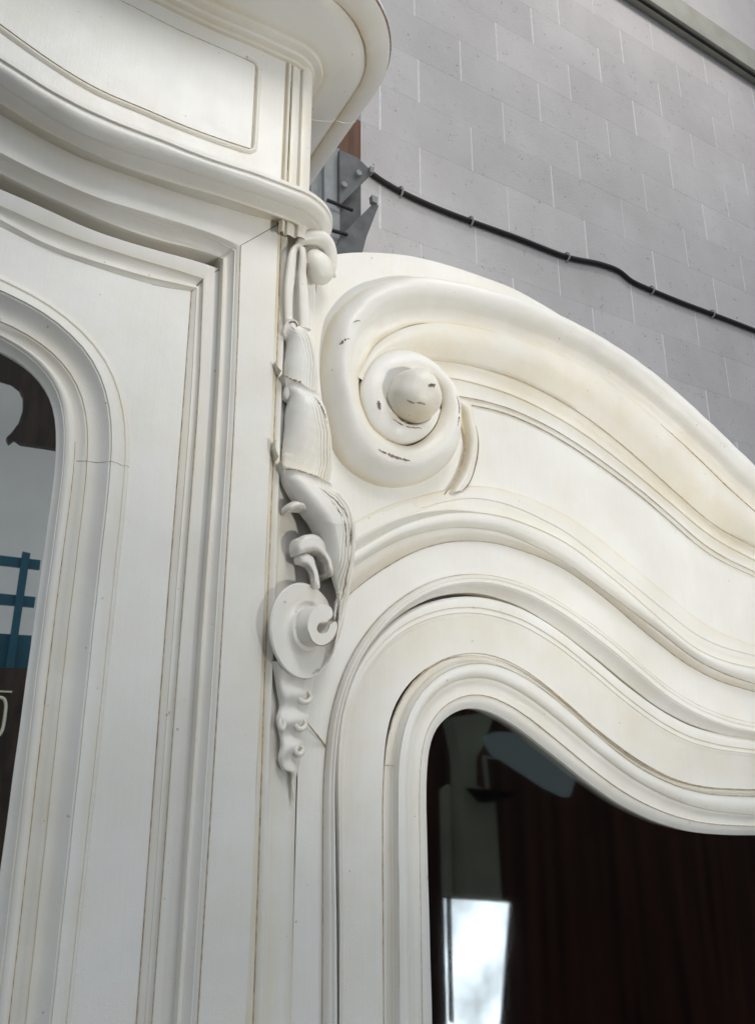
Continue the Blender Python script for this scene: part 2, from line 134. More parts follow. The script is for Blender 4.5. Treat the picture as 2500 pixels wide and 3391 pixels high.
CARVING = {
    'leaf1': [[[-0.0057,-0.0041,1.9949],[-0.007,-0.0136,1.9953],[-0.0008,-0.0163,1.9957],[0.0138,-0.0082,2.0018]],[[-0.0023,-0.0,1.9814],[-0.0017,-0.0109,1.9834],[0.0082,-0.015,1.9865],[0.0303,-0.0041,1.9967]],[[-0.0011,0.0027,1.9643],[0.0029,-0.0095,1.9655],[0.0145,-0.0143,1.969],[0.0439,-0.0014,1.9823]],[[-0.002,0.0027,1.9455],[0.0038,-0.0095,1.9439],[0.0209,-0.0136,1.9496],[0.0533,-0.0,1.9635]],[[0.0014,0.0027,1.9142],[0.0096,-0.0075,1.9143],[0.0298,-0.0109,1.9209],[0.0635,0.0027,1.9338]]],
    'leaf2': [[[-0.0212,-0.0102,1.9348],[-0.0159,-0.017,1.9263],[-0.001,-0.0218,1.923],[0.0156,-0.0218,1.9213],[0.044,-0.0122,1.9251]],[[-0.0112,-0.0054,1.9204],[-0.0069,-0.0136,1.9153],[0.0063,-0.0197,1.9129],[0.027,-0.0204,1.9134],[0.0559,-0.0068,1.917]],[[0.0036,-0.0,1.9088],[0.006,-0.0102,1.9003],[0.0162,-0.0177,1.8959],[0.0371,-0.0184,1.8978],[0.0671,-0.0027,1.9034]],[[0.0048,0.0034,1.88],[0.01,-0.0088,1.875],[0.0225,-0.017,1.8736],[0.0435,-0.0177,1.8769],[0.0754,-0.0014,1.8842]],[[0.0052,0.0034,1.8523],[0.0119,-0.0082,1.8481],[0.0273,-0.0156,1.8476],[0.05,-0.017,1.8507],[0.0839,-0.0,1.8594]],[[0.0074,0.0041,1.8223],[0.0175,-0.0061,1.8195],[0.0344,-0.0122,1.8195],[0.0586,-0.0122,1.8226],[0.0919,0.0027,1.8311]]],
    'leaf3': [[[-0.0184,-0.0109,1.8434],[-0.0152,-0.0204,1.8233],[-0.0015,-0.0286,1.8205],[0.0179,-0.0313,1.8202],[0.0389,-0.0286,1.8203],[0.065,-0.019,1.8208]],[[-0.0121,-0.0068,1.8244],[-0.0087,-0.0177,1.8097],[0.0056,-0.0265,1.8079],[0.0258,-0.0313,1.8074],[0.0496,-0.0292,1.8064],[0.0821,-0.0163,1.8104]],[[0.0075,0.0014,1.81],[0.0091,-0.015,1.8004],[0.0212,-0.0252,1.7958],[0.0388,-0.0306,1.7913],[0.0623,-0.0292,1.7899],[0.0965,-0.015,1.7965]],[[0.0331,-0.0041,1.7987],[0.0358,-0.0163,1.7879],[0.0461,-0.0245,1.7795],[0.0586,-0.0286,1.7733],[0.0751,-0.0272,1.7722],[0.107,-0.0136,1.7762]],[[0.0504,-0.0109,1.7746],[0.0526,-0.019,1.7646],[0.0585,-0.0238,1.7575],[0.0696,-0.0258,1.7528],[0.0838,-0.0245,1.7524],[0.111,-0.0122,1.7562]],[[0.0607,-0.0122,1.7498],[0.0629,-0.019,1.7416],[0.0667,-0.0231,1.7361],[0.0755,-0.0245,1.7325],[0.0883,-0.0231,1.7317],[0.1124,-0.0109,1.7342]],[[0.0695,-0.0136,1.7264],[0.0698,-0.019,1.7208],[0.0726,-0.0218,1.716],[0.0785,-0.0231,1.7135],[0.0895,-0.0211,1.7122],[0.1111,-0.0095,1.7136]],[[0.0751,-0.0122,1.7045],[0.0738,-0.0177,1.6988],[0.0761,-0.0204,1.694],[0.0813,-0.0211,1.6914],[0.0898,-0.019,1.6895],[0.1084,-0.0082,1.6899]],[[0.0764,-0.0109,1.6757],[0.0754,-0.0156,1.6688],[0.0775,-0.0177,1.6641],[0.0807,-0.0184,1.6612],[0.0865,-0.0163,1.6595],[0.1008,-0.0068,1.6601]],[[0.0683,-0.0082,1.6435],[0.068,-0.0122,1.6401],[0.0705,-0.0143,1.6377],[0.0726,-0.015,1.636],[0.0787,-0.0122,1.6354],[0.0894,-0.0054,1.6361]],[[0.0509,0.0027,1.6228],[0.0526,-0.0,1.6206],[0.0559,-0.002,1.6189],[0.0598,-0.0027,1.6176],[0.0659,-0.0014,1.6169],[0.0742,0.0027,1.6167]]],
    'lobe_a': [[0.0559,-0.0204,1.7651],[0.0443,-0.0231,1.7787],[0.0317,-0.0231,1.7863],[0.0161,-0.0218,1.7867],[0.002,-0.0204,1.7835],[-0.0043,-0.019,1.7796]],
    'lobe_b': [[0.0669,-0.0177,1.7419],[0.0577,-0.0204,1.7519],[0.0449,-0.0211,1.7547],[0.0305,-0.0211,1.7524],[0.0191,-0.0204,1.7476],[0.0124,-0.0197,1.7438]],
    'sub_a': [[0.0116,-0.0068,1.9388],[0.0062,-0.0082,1.9545],[0.0003,-0.0088,1.9647],[-0.0054,-0.0082,1.9698],[-0.0082,-0.0068,1.9701]],
    'sub_b': [[0.0246,-0.0095,1.8448],[0.0182,-0.0116,1.8666],[0.0107,-0.0122,1.8831],[0.0007,-0.0109,1.8905],[-0.0057,-0.0082,1.8907]],
    'lobe_c': [[0.0586,-0.0109,1.7102],[0.0517,-0.0136,1.7265],[0.0415,-0.015,1.7342],[0.0313,-0.015,1.7345],[0.024,-0.0143,1.7317]],
    'volute': [[0.0263,-0.014,1.6578]],
    'hook': [[0.027,-0.034,1.6819],[0.0386,-0.034,1.6827],[0.0448,-0.034,1.6793],[0.0461,-0.034,1.674],[0.0413,-0.034,1.6687],[0.0326,-0.034,1.6658],[0.0258,-0.034,1.6627],[0.023,-0.034,1.6581],[0.0252,-0.034,1.6542],[0.0313,-0.034,1.6534],[0.037,-0.034,1.6558],[0.0399,-0.034,1.6598],[0.0415,-0.034,1.6637],[0.0466,-0.034,1.6671],[0.0518,-0.034,1.6681],[0.054,-0.034,1.6631],[0.0516,-0.034,1.6558],[0.0438,-0.034,1.647],[0.0306,-0.034,1.6414],[0.017,-0.034,1.6446],[0.01,-0.034,1.6558],[0.0107,-0.034,1.665],[0.017,-0.034,1.6756]],
    'bulb': [[0.0311,-0.0204,2.0789]],
    'hood': [[0.0033,-0.0082,2.0971],[0.0064,-0.0136,2.1037],[0.0147,-0.0184,2.1096],[0.0261,-0.0211,2.1134],[0.036,-0.0218,2.1122],[0.0439,-0.0211,2.1054],[0.049,-0.0197,2.0939],[0.0519,-0.0184,2.0836],[0.0587,-0.0177,2.0809]],
    'rib_a': [[0.0039,-0.0109,2.0986],[-0.0039,-0.0095,2.0831],[-0.0048,-0.0068,2.0581],[-0.0053,-0.0054,2.0273],[-0.0018,-0.0041,1.9933]],
    'rib_b': [[0.0011,-0.0177,2.0892],[0.0045,-0.0163,2.0789],[0.0103,-0.0109,2.0645],[0.0147,-0.0088,2.036],[0.0214,-0.0068,1.9974]],
    'tip': [[0.0576,-0.0136,2.0929],[0.0659,-0.0122,2.0887],[0.0719,-0.0109,2.0899]],
    'drop': [[[-0.004,-0.001,1.6258],[-0.0027,-0.0089,1.625],[0.0108,-0.0108,1.6252],[0.0314,-0.0093,1.626],[0.0604,-0.001,1.6278]],[[-0.0004,-0.001,1.6117],[-0.0001,-0.0089,1.6113],[0.0115,-0.0108,1.612],[0.0298,-0.0093,1.6132],[0.0562,-0.001,1.6153]],[[0.0036,-0.001,1.5977],[0.0036,-0.0082,1.5974],[0.014,-0.01,1.5978],[0.0303,-0.0086,1.5987],[0.0541,-0.001,1.6002]],[[0.0076,-0.001,1.5837],[0.0084,-0.0062,1.5836],[0.0171,-0.0075,1.5838],[0.0306,-0.0066,1.5843],[0.0493,-0.001,1.5851]],[[0.0042,-0.001,1.571],[0.0044,-0.0075,1.5706],[0.0139,-0.0092,1.5705],[0.029,-0.008,1.5704],[0.0507,-0.001,1.5705]],[[0.0089,-0.001,1.5585],[0.0101,-0.0049,1.5585],[0.0177,-0.0059,1.5586],[0.029,-0.0052,1.5587],[0.0441,-0.001,1.5588]],[[0.0111,-0.001,1.5475],[0.0105,-0.0062,1.5473],[0.0169,-0.0075,1.5469],[0.0274,-0.0066,1.5465],[0.0429,-0.001,1.546]],[[0.0089,-0.001,1.5352],[0.009,-0.0056,1.5354],[0.0156,-0.0067,1.5357],[0.0259,-0.0059,1.5359],[0.0407,-0.001,1.5361]],[[0.0155,-0.001,1.525],[0.0153,-0.0043,1.5252],[0.0198,-0.0051,1.5254],[0.0268,-0.0045,1.5255],[0.0369,-0.001,1.5256]],[[0.0262,-0.001,1.5225],[0.0248,-0.0036,1.5221],[0.0262,-0.0043,1.5213],[0.0293,-0.0038,1.5202],[0.0347,-0.001,1.519]],[[0.0284,-0.001,1.5102],[0.0264,-0.0036,1.5101],[0.0269,-0.0043,1.5098],[0.0288,-0.0038,1.5093],[0.0331,-0.001,1.5086]],[[0.0303,-0.001,1.4965],[0.0298,-0.0017,1.4964],[0.03,-0.0018,1.496],[0.0305,-0.0017,1.4956],[0.0316,-0.001,1.4951]]],
    'bean0': [[0.0348,-0.0068,1.594],[0.0444,-0.0068,1.5945],[0.0346,-0.0068,1.5996]],
    'bean1': [[0.0303,-0.0068,1.5677],[0.0376,-0.0068,1.5679],[0.0301,-0.0068,1.5728]],
    'bean2': [[0.0297,-0.0068,1.5435],[0.0348,-0.0068,1.5435],[0.0295,-0.0068,1.5477]],
    'bean3': [[0.0051,-0.0068,1.5678],[0.0079,-0.0068,1.5679],[0.0048,-0.0068,1.5731]],
    'scratch': [[0.0436,-0.0027,1.5709],[0.0609,-0.0027,1.5575],[0.0739,-0.0027,1.5473],[0.0849,-0.0027,1.5382]],
    'relief_leaf1': [[[-0.0073,1.9798],[-0.0069,1.9865],[-0.0043,1.9924],[0.0004,1.9962],[0.0063,1.9958],[0.011,1.9928]],[[0.0181,1.9911],[0.0233,1.9837],[0.0286,1.9711],[0.0317,1.9606],[0.0345,1.9465],[0.0359,1.9321],[0.0356,1.9157],[0.0318,1.8988]],[[0.0243,1.8971],[0.0104,1.9008],[-0.0016,1.9055]],[[-0.0003,1.9258],[-0.0017,1.9436],[-0.0002,1.9604],[-0.0007,1.9751]]],
    'relief_leaf2': [[[-0.0164,1.9416],[-0.0134,1.9345],[-0.0082,1.9294],[-0.003,1.926],[0.0025,1.9242],[0.0083,1.9225],[0.0145,1.9196],[0.0211,1.9161],[0.0284,1.9142],[0.0355,1.912]],[[0.0404,1.9017],[0.0442,1.8882],[0.0476,1.8758],[0.0506,1.8637],[0.0526,1.8505],[0.0538,1.8393],[0.0537,1.8249],[0.0492,1.8091]],[[0.0387,1.8041],[0.0201,1.8064],[0.0018,1.8121]],[[0.0,1.8419],[0.0017,1.8697],[0.0023,1.8907],[0.0038,1.9059],[-0.001,1.9167],[-0.0065,1.9263],[-0.0116,1.936]]],
    'relief_leaf3': [[[-0.0128,1.852],[-0.0131,1.8432],[-0.0105,1.8343],[-0.006,1.8274],[-0.0023,1.8233],[0.0038,1.821],[0.011,1.8201],[0.0188,1.8187],[0.0268,1.8166],[0.0341,1.8148],[0.0416,1.8126],[0.0524,1.8081]],[[0.0597,1.8056],[0.0646,1.7986],[0.0699,1.7903],[0.0738,1.7815],[0.077,1.7703],[0.0795,1.7575],[0.0807,1.7443],[0.0805,1.73],[0.0792,1.7146],[0.0777,1.6981],[0.0755,1.6821],[0.0727,1.6669],[0.0692,1.6536],[0.0654,1.6417],[0.0604,1.6308],[0.0535,1.6217],[0.0433,1.6135],[0.0325,1.6094]],[[0.0394,1.6145],[0.0521,1.6227],[0.0604,1.6342],[0.0647,1.6482],[0.0671,1.6638],[0.0675,1.6827]],[[0.0641,1.7005],[0.0578,1.7172],[0.0502,1.7302],[0.0446,1.7439],[0.0384,1.757],[0.0319,1.7684],[0.0231,1.7785],[0.015,1.7887],[0.0082,1.7978],[0.0023,1.8078],[-0.0031,1.8196],[-0.0081,1.8308]]],
    'relief_curl_a': [[[0.0164,1.7899],[0.0236,1.7889],[0.0316,1.7848],[0.039,1.7783],[0.0459,1.7678]],[[0.0509,1.757],[0.0538,1.746]],[[0.0485,1.7469],[0.0413,1.7564],[0.0364,1.7661],[0.0309,1.7736],[0.0241,1.7789],[0.0162,1.7805],[0.0104,1.7787]],[[0.0046,1.7753],[0.002,1.7781],[0.0028,1.7827],[0.0062,1.7864],[0.0113,1.7894]]],
    'relief_curl_b': [[[0.0165,1.7504],[0.0235,1.7534],[0.0316,1.7553],[0.0379,1.7544],[0.0432,1.7505],[0.0493,1.7411]],[[0.0554,1.7287],[0.0576,1.7148]],[[0.0527,1.7171],[0.0478,1.7293],[0.0411,1.7356],[0.0331,1.7376],[0.0247,1.7354],[0.0203,1.7331]],[[0.0141,1.732],[0.012,1.738],[0.0124,1.7449],[0.0142,1.7489]]],
    'relief_curl_c': [[[0.0214,1.7342],[0.0278,1.7352],[0.0344,1.7324],[0.0385,1.7259]],[[0.0421,1.7142],[0.0437,1.7003]],[[0.0374,1.7005],[0.0344,1.7158],[0.0291,1.7225],[0.0232,1.7244]],[[0.0189,1.7246],[0.0171,1.7291],[0.0186,1.7327]]],
    'wear_a': [[-0.0024,0.0,1.991],[0.0027,0.0,1.9938],[0.0073,0.0,1.9912],[0.0064,0.0,1.9873]],
    'wear_b': [[-0.0056,0.0,1.9259],[0.0046,0.0,1.9225],[0.0132,0.0,1.92],[0.0211,0.0,1.9164]],
    'wear_c': [[0.0281,0.0,1.9065],[0.0341,0.0,1.8956],[0.039,0.0,1.883],[0.0418,0.0,1.8752]],
    'wear_d': [[-0.0071,0.0,1.8209],[0.0097,0.0,1.8186],[0.0257,0.0,1.8159],[0.0392,0.0,1.8129]],
    'wear_e': [[0.0339,0.0,1.8029],[0.0519,0.0,1.7903],[0.0648,0.0,1.7715],[0.0707,0.0,1.7449],[0.071,0.0,1.7128],[0.0683,0.0,1.6845]],
    'wear_f': [[0.0457,0.0,1.7904],[0.0563,0.0,1.7758],[0.0634,0.0,1.7579],[0.0662,0.0,1.7427]],
}
CORNER = (0.2906, 0.0040)   # where the canted corner meets the door surround
AROUND = {
    'cable': (1.3880, [[1.1708,3.6144],[1.2174,3.5986],[1.3073,3.5817],[1.461,3.5724],[1.6407,3.5754],[1.8825,3.5859],[2.1639,3.5925],[2.3687,3.6273],[2.4895,3.6313],[2.5634,3.6055],[2.6972,3.5984],[2.9216,3.5985],[3.1337,3.6041],[3.4781,3.6107],[3.9969,3.6132],[4.7246,3.6356]]),
    'wall_left': (1.4000, [[1.1385,3.8455],[1.1425,3.6499]]),
    'beam_low': (1.3300, [[2.9436,5.4787],[3.8061,5.43]]),
    'beam_up': (1.3300, [[3.1745,5.6191],[3.8538,5.6408]]),
    'timber': (1.3300, [[0.9319,3.7825],[1.1006,3.769],[1.1019,3.5842],[0.9361,3.6102]]),
    'strip': (1.2200, [[0.9013,3.4934],[0.9598,3.4926],[0.9675,3.01],[0.912,3.0134]]),
    'web': (1.2400, [[0.8644,3.3816],[0.9127,3.421],[0.9215,3.0287],[0.8746,3.0125]]),
    'gus1': (1.2000, [[0.9498,3.4699],[1.0195,3.4674],[1.0742,3.435],[1.0647,3.4109],[0.9533,3.2483]]),
    'plate': (1.2600, [[0.9811,3.4472],[1.0641,3.4832],[1.0668,3.1144],[0.9869,3.0864]]),
    'gus2': (1.2000, [[1.0851,3.3132],[1.1017,3.3052],[1.0563,3.1676],[1.0352,3.0784],[0.9241,3.0392],[0.9727,3.1515]]),
    'lug1': (1.1900, [[1.0625,3.4449],[1.0792,3.4472],[1.0768,3.4237],[1.0626,3.4225]]),
    'lug2': (1.1900, [[1.0699,3.3306],[1.0936,3.3292],[1.0912,3.3038],[1.0723,3.306]]),
    'rod1': (1.1900, [[0.902,3.2406],[0.9966,3.2385]]),
    'rod2': (1.1900, [[0.9195,3.1319],[0.9776,3.1365]]),
    'rednut': (1.2000, [[0.863,3.2145],[0.8845,3.2184],[0.8934,3.2092],[0.8896,3.188],[0.8658,3.1879]]),
    'opening': (-1.9540, [[1.8955,0.9608],[2.2147,0.9168],[2.1412,0.4961],[2.1019,0.1955],[1.9013,0.2351],[1.8975,0.5333]]),
    'bar': (-1.9040, [[1.8869,0.9777],[1.8898,0.9775],[1.8876,0.5481],[1.8848,0.5485]]),
    'column': (-4.1040, [[3.4875,1.7266],[3.8935,1.7782],[3.7629,1.5298],[3.6956,1.4424],[3.6866,1.2484],[3.8587,1.1579],[3.8792,0.4318],[3.5621,0.4702],[3.5564,1.3365],[3.5559,1.4652]]),
    'sidepost': (-4.2040, [[3.4581,1.2074],[3.5198,1.2482],[3.5151,0.4786],[3.4574,0.4935]]),
    'skylight': (-3.9040, [[3.612,1.5838],[3.7266,1.6272],[3.8995,1.6284],[4.4824,1.3151],[4.4926,1.2592],[4.4288,1.1552],[4.3661,1.1484],[4.1656,1.2236],[3.6761,1.4774]]),
    'shelf': (-4.0040, [[3.5773,1.2304],[3.9537,1.1924],[3.9516,1.1604],[3.6937,1.127]]),
    'frame': (-4.0540, [[3.721,1.4603],[3.9814,1.4362],[3.98,1.4141],[3.7542,1.4383],[3.7714,1.2229],[3.743,1.2236]]),
    'cabinet': (-4.9040, [[3.6865,2.2081],[11.0317,2.5646],[8.9959,-3.4354],[3.6121,-2.0129]]),
    'mwall': (-3.8160, [[-0.5574,4.07],[0.6238,4.4717],[1.0773,-0.1065],[0.0807,0.0761]]),
    'crest': (-3.2160, [[-0.2154,3.6589],[0.3767,3.8449],[0.4711,2.9857],[0.4037,2.9992],[0.3532,2.9991],[0.2404,2.9962],[0.2105,3.0129],[0.1864,2.9853],[0.1721,3.0115],[0.1926,3.0451],[0.2164,3.0995],[0.2283,3.1853],[0.2203,3.2508],[0.1985,3.2895],[0.1588,3.3136],[0.1021,3.3197],[0.0263,3.2707],[0.0002,3.1657],[0.0152,3.0558],[0.0938,2.9666],[-0.1148,2.965]]),
    'lat_v': (-3.5160, [[0.3392,2.5102],[0.3777,2.5051],[0.3716,1.9071],[0.3363,1.9129]]),
    'lat_h1': (-3.5360, [[-0.0379,2.485],[0.4335,2.4783],[0.4337,2.426],[-0.0306,2.4347]]),
    'lat_h2': (-3.5360, [[-0.0094,2.2884],[0.4319,2.2808],[0.4313,2.2252],[-0.0007,2.2288]]),
    'lat_b': (-3.5660, [[0.0208,2.0853],[0.4402,2.0837],[0.4481,1.8993],[0.0482,1.8963]]),
    'brown': (-3.2160, [[-0.0746,1.8826],[0.5506,1.8873],[0.7467,0.1444],[0.1745,0.2492]]),
    'ring': (-3.1860, [[0.2954,1.6624],[0.3326,1.6629],[0.2841,1.7485]]),
    'wline': (-3.1960, [[0.0564,1.7818],[0.3503,1.7793],[0.3511,1.7726],[0.0574,1.7753]]),
}


# ------------------------------------------------------------------ materials
def new_mat(name):
    m = bpy.data.materials.new(name); m.use_nodes = True
    nt = m.node_tree
    return m, nt, nt.nodes['Principled BSDF']

def paint_material():
    m, nt, b = new_mat('antiqued_cream_paint')
    N, Lk = nt.nodes, nt.links
    tc = N.new('ShaderNodeTexCoord'); geo = N.new('ShaderNodeNewGeometry')
    at = N.new('ShaderNodeAttribute'); at.attribute_name = 'glaze'
    n1 = N.new('ShaderNodeTexNoise'); n1.inputs['Scale'].default_value = 14; n1.inputs['Detail'].default_value = 8; n1.inputs['Roughness'].default_value = 0.62
    n2 = N.new('ShaderNodeTexNoise'); n2.inputs['Scale'].default_value = 60; n2.inputs['Detail'].default_value = 4
    mp = N.new('ShaderNodeMapping'); mp.inputs['Scale'].default_value = (420, 420, 16)
    n3 = N.new('ShaderNodeTexNoise'); n3.inputs['Scale'].default_value = 1.0; n3.inputs['Detail'].default_value = 3
    n4 = N.new('ShaderNodeTexNoise'); n4.inputs['Scale'].default_value = 700; n4.inputs['Detail'].default_value = 2
    for n in (n1, n2, n4): Lk.new(geo.outputs['Position'], n.inputs['Vector'])
    Lk.new(geo.outputs['Position'], mp.inputs['Vector']); Lk.new(mp.outputs['Vector'], n3.inputs['Vector'])
    # glaze = attribute * noise + a little patchiness everywhere
    r1 = N.new('ShaderNodeMapRange'); r1.inputs['From Min'].default_value = 0.35; r1.inputs['From Max'].default_value = 0.68
    Lk.new(n1.outputs['Fac'], r1.inputs['Value'])
    mul = N.new('ShaderNodeMath'); mul.operation = 'MULTIPLY_ADD'
    mul.inputs[1].default_value = 0.6; mul.inputs[2].default_value = 0.85
    Lk.new(r1.outputs['Result'], mul.inputs[0])
    g = N.new('ShaderNodeMath'); g.operation = 'MULTIPLY'
    Lk.new(at.outputs['Fac'], g.inputs[0]); Lk.new(mul.outputs[0], g.inputs[1])
    p = N.new('ShaderNodeMath'); p.operation = 'MULTIPLY_ADD'; p.inputs[1].default_value = 0.16
    Lk.new(r1.outputs['Result'], p.inputs[0]); Lk.new(g.outputs[0], p.inputs[2]); p.use_clamp = True
    mix = N.new('ShaderNodeMix'); mix.data_type = 'RGBA'
    mix.inputs['A'].default_value = (0.83, 0.82, 0.79, 1)
    mix.inputs['B'].default_value = (0.70, 0.595, 0.39, 1)
    Lk.new(p.outputs[0], mix.inputs['Factor'])
    # brushed streaks
    r3 = N.new('ShaderNodeMapRange'); r3.inputs['From Min'].default_value = 0.3; r3.inputs['From Max'].default_value = 0.7
    r3.inputs['To Min'].default_value = 0.98; r3.inputs['To Max'].default_value = 1.0
    Lk.new(n3.outputs['Fac'], r3.inputs['Value'])
    mm = N.new('ShaderNodeMix'); mm.data_type = 'RGBA'; mm.blend_type = 'MULTIPLY'; mm.inputs['Factor'].default_value = 1
    Lk.new(mix.outputs['Result'], mm.inputs['A']); Lk.new(r3.outputs['Result'], mm.inputs['B'])
    n5 = N.new('ShaderNodeTexNoise'); n5.inputs['Scale'].default_value = 5.5; n5.inputs['Detail'].default_value = 6; n5.inputs['Distortion'].default_value = .6
    Lk.new(geo.outputs['Position'], n5.inputs['Vector'])
    r5 = N.new('ShaderNodeMapRange'); r5.inputs['From Min'].default_value = .3; r5.inputs['From Max'].default_value = .7; r5.inputs['To Min'].default_value = .905; r5.inputs['To Max'].default_value = 1.02
    Lk.new(n5.outputs['Fac'], r5.inputs['Value'])
    m5 = N.new('ShaderNodeMix'); m5.data_type = 'RGBA'; m5.blend_type = 'MULTIPLY'; m5.inputs['Factor'].default_value = 1
    Lk.new(mm.outputs['Result'], m5.inputs['A']); Lk.new(r5.outputs['Result'], m5.inputs['B'])
    # tiny dark specks and dust nibs
    n6 = N.new('ShaderNodeTexNoise'); n6.inputs['Scale'].default_value = 130; n6.inputs['Detail'].default_value = 1
    Lk.new(geo.outputs['Position'], n6.inputs['Vector'])
    r6 = N.new('ShaderNodeMapRange'); r6.inputs['From Min'].default_value = .775; r6.inputs['From Max'].default_value = .81; r6.inputs['To Max'].default_value = .55
    Lk.new(n6.outputs['Fac'], r6.inputs['Value'])
    m6 = N.new('ShaderNodeMix'); m6.data_type = 'RGBA'; m6.inputs['B'].default_value = (.35, .30, .24, 1)
    Lk.new(r6.outputs['Result'], m6.inputs['Factor']); Lk.new(m5.outputs['Result'], m6.inputs['A'])
    Lk.new(m6.outputs['Result'], b.inputs['Base Color'])
    r2 = N.new('ShaderNodeMapRange'); r2.inputs['To Min'].default_value = 0.30; r2.inputs['To Max'].default_value = 0.52
    Lk.new(n2.outputs['Fac'], r2.inputs['Value']); Lk.new(r2.outputs['Result'], b.inputs['Roughness'])
    b.inputs['Specular IOR Level'].default_value = 0.5
    add = N.new('ShaderNodeMath'); add.operation = 'MULTIPLY_ADD'; add.inputs[1].default_value = 0.5
    Lk.new(n3.outputs['Fac'], add.inputs[0]); Lk.new(n4.outputs['Fac'], add.inputs[2])
    s2 = N.new('ShaderNodeMath'); s2.operation = 'MULTIPLY_ADD'; s2.inputs[1].default_value = 1.6
    Lk.new(n2.outputs['Fac'], s2.inputs[0]); Lk.new(add.outputs[0], s2.inputs[2])
    bp = N.new('ShaderNodeBump'); bp.inputs['Strength'].default_value = 0.30; bp.inputs['Distance'].default_value = 0.0006
    Lk.new(s2.outputs[0], bp.inputs['Height']); Lk.new(bp.outputs['Normal'], b.inputs['Normal'])
    return m

def plain(name, color, rough=0.6, metal=0.0, noise=None, bump=0.0, var=0.25):
    m, nt, b = new_mat(name)
    N, Lk = nt.nodes, nt.links
    b.inputs['Roughness'].default_value = rough; b.inputs['Metallic'].default_value = metal
    if noise:
        geo = N.new('ShaderNodeNewGeometry'); n = N.new('ShaderNodeTexNoise')
        mp = N.new('ShaderNodeMapping'); mp.inputs['Scale'].default_value = noise
        n.inputs['Scale'].default_value = 1; n.inputs['Detail'].default_value = 6
        Lk.new(geo.outputs['Position'], mp.inputs['Vector']); Lk.new(mp.outputs['Vector'], n.inputs['Vector'])
        r = N.new('ShaderNodeValToRGB')
        r.color_ramp.elements[0].position = 0.3; r.color_ramp.elements[1].position = 0.7
        r.color_ramp.elements[0].color = tuple(c * (1 - var) for c in color) + (1,)
        r.color_ramp.elements[1].color = tuple(min(1, c * (1 + var)) for c in color) + (1,)
        Lk.new(n.outputs['Fac'], r.inputs['Fac']); Lk.new(r.outputs['Color'], b.inputs['Base Color'])
        if bump:
            bp = N.new('ShaderNodeBump'); bp.inputs['Strength'].default_value = bump; bp.inputs['Distance'].default_value = 0.003
            Lk.new(n.outputs['Fac'], bp.inputs['Height']); Lk.new(bp.outputs['Normal'], b.inputs['Normal'])
    else:
        b.inputs['Base Color'].default_value = color + (1,)
    return m

def mirror_material():
    m, nt, b = new_mat('old_mirror_glass')
    b.inputs['Base Color'].default_value = (0.80, 0.81, 0.80, 1); b.inputs['Metallic'].default_value = 1; b.inputs['Roughness'].default_value = 0.012
    return m

def glass_material():
    m = bpy.data.materials.new('door_glass'); m.use_nodes = True
    nt = m.node_tree; N, Lk = nt.nodes, nt.links
    N.remove(N['Principled BSDF']); out = N['Material Output']
    fr = N.new('ShaderNodeFresnel'); fr.inputs['IOR'].default_value = 1.85
    tr = N.new('ShaderNodeBsdfTransparent'); tr.inputs['Color'].default_value = (0.85, 0.88, 0.86, 1)
    gl = N.new('ShaderNodeBsdfGlossy'); gl.inputs['Roughness'].default_value = 0.03
    mx = N.new('ShaderNodeMixShader')
    Lk.new(fr.outputs['Fac'], mx.inputs['Fac']); Lk.new(tr.outputs['BSDF'], mx.inputs[1]); Lk.new(gl.outputs['BSDF'], mx.inputs[2])
    Lk.new(mx.outputs['Shader'], out.inputs['Surface'])
    return m

def emit(name, color, s):
    m = bpy.data.materials.new(name); m.use_nodes = True
    nt = m.node_tree; nt.nodes.remove(nt.nodes['Principled BSDF'])
    e = nt.nodes.new('ShaderNodeEmission'); e.inputs['Color'].default_value = color + (1,); e.inputs['Strength'].default_value = s
    nt.links.new(e.outputs['Emission'], nt.nodes['Material Output'].inputs['Surface'])
    return m

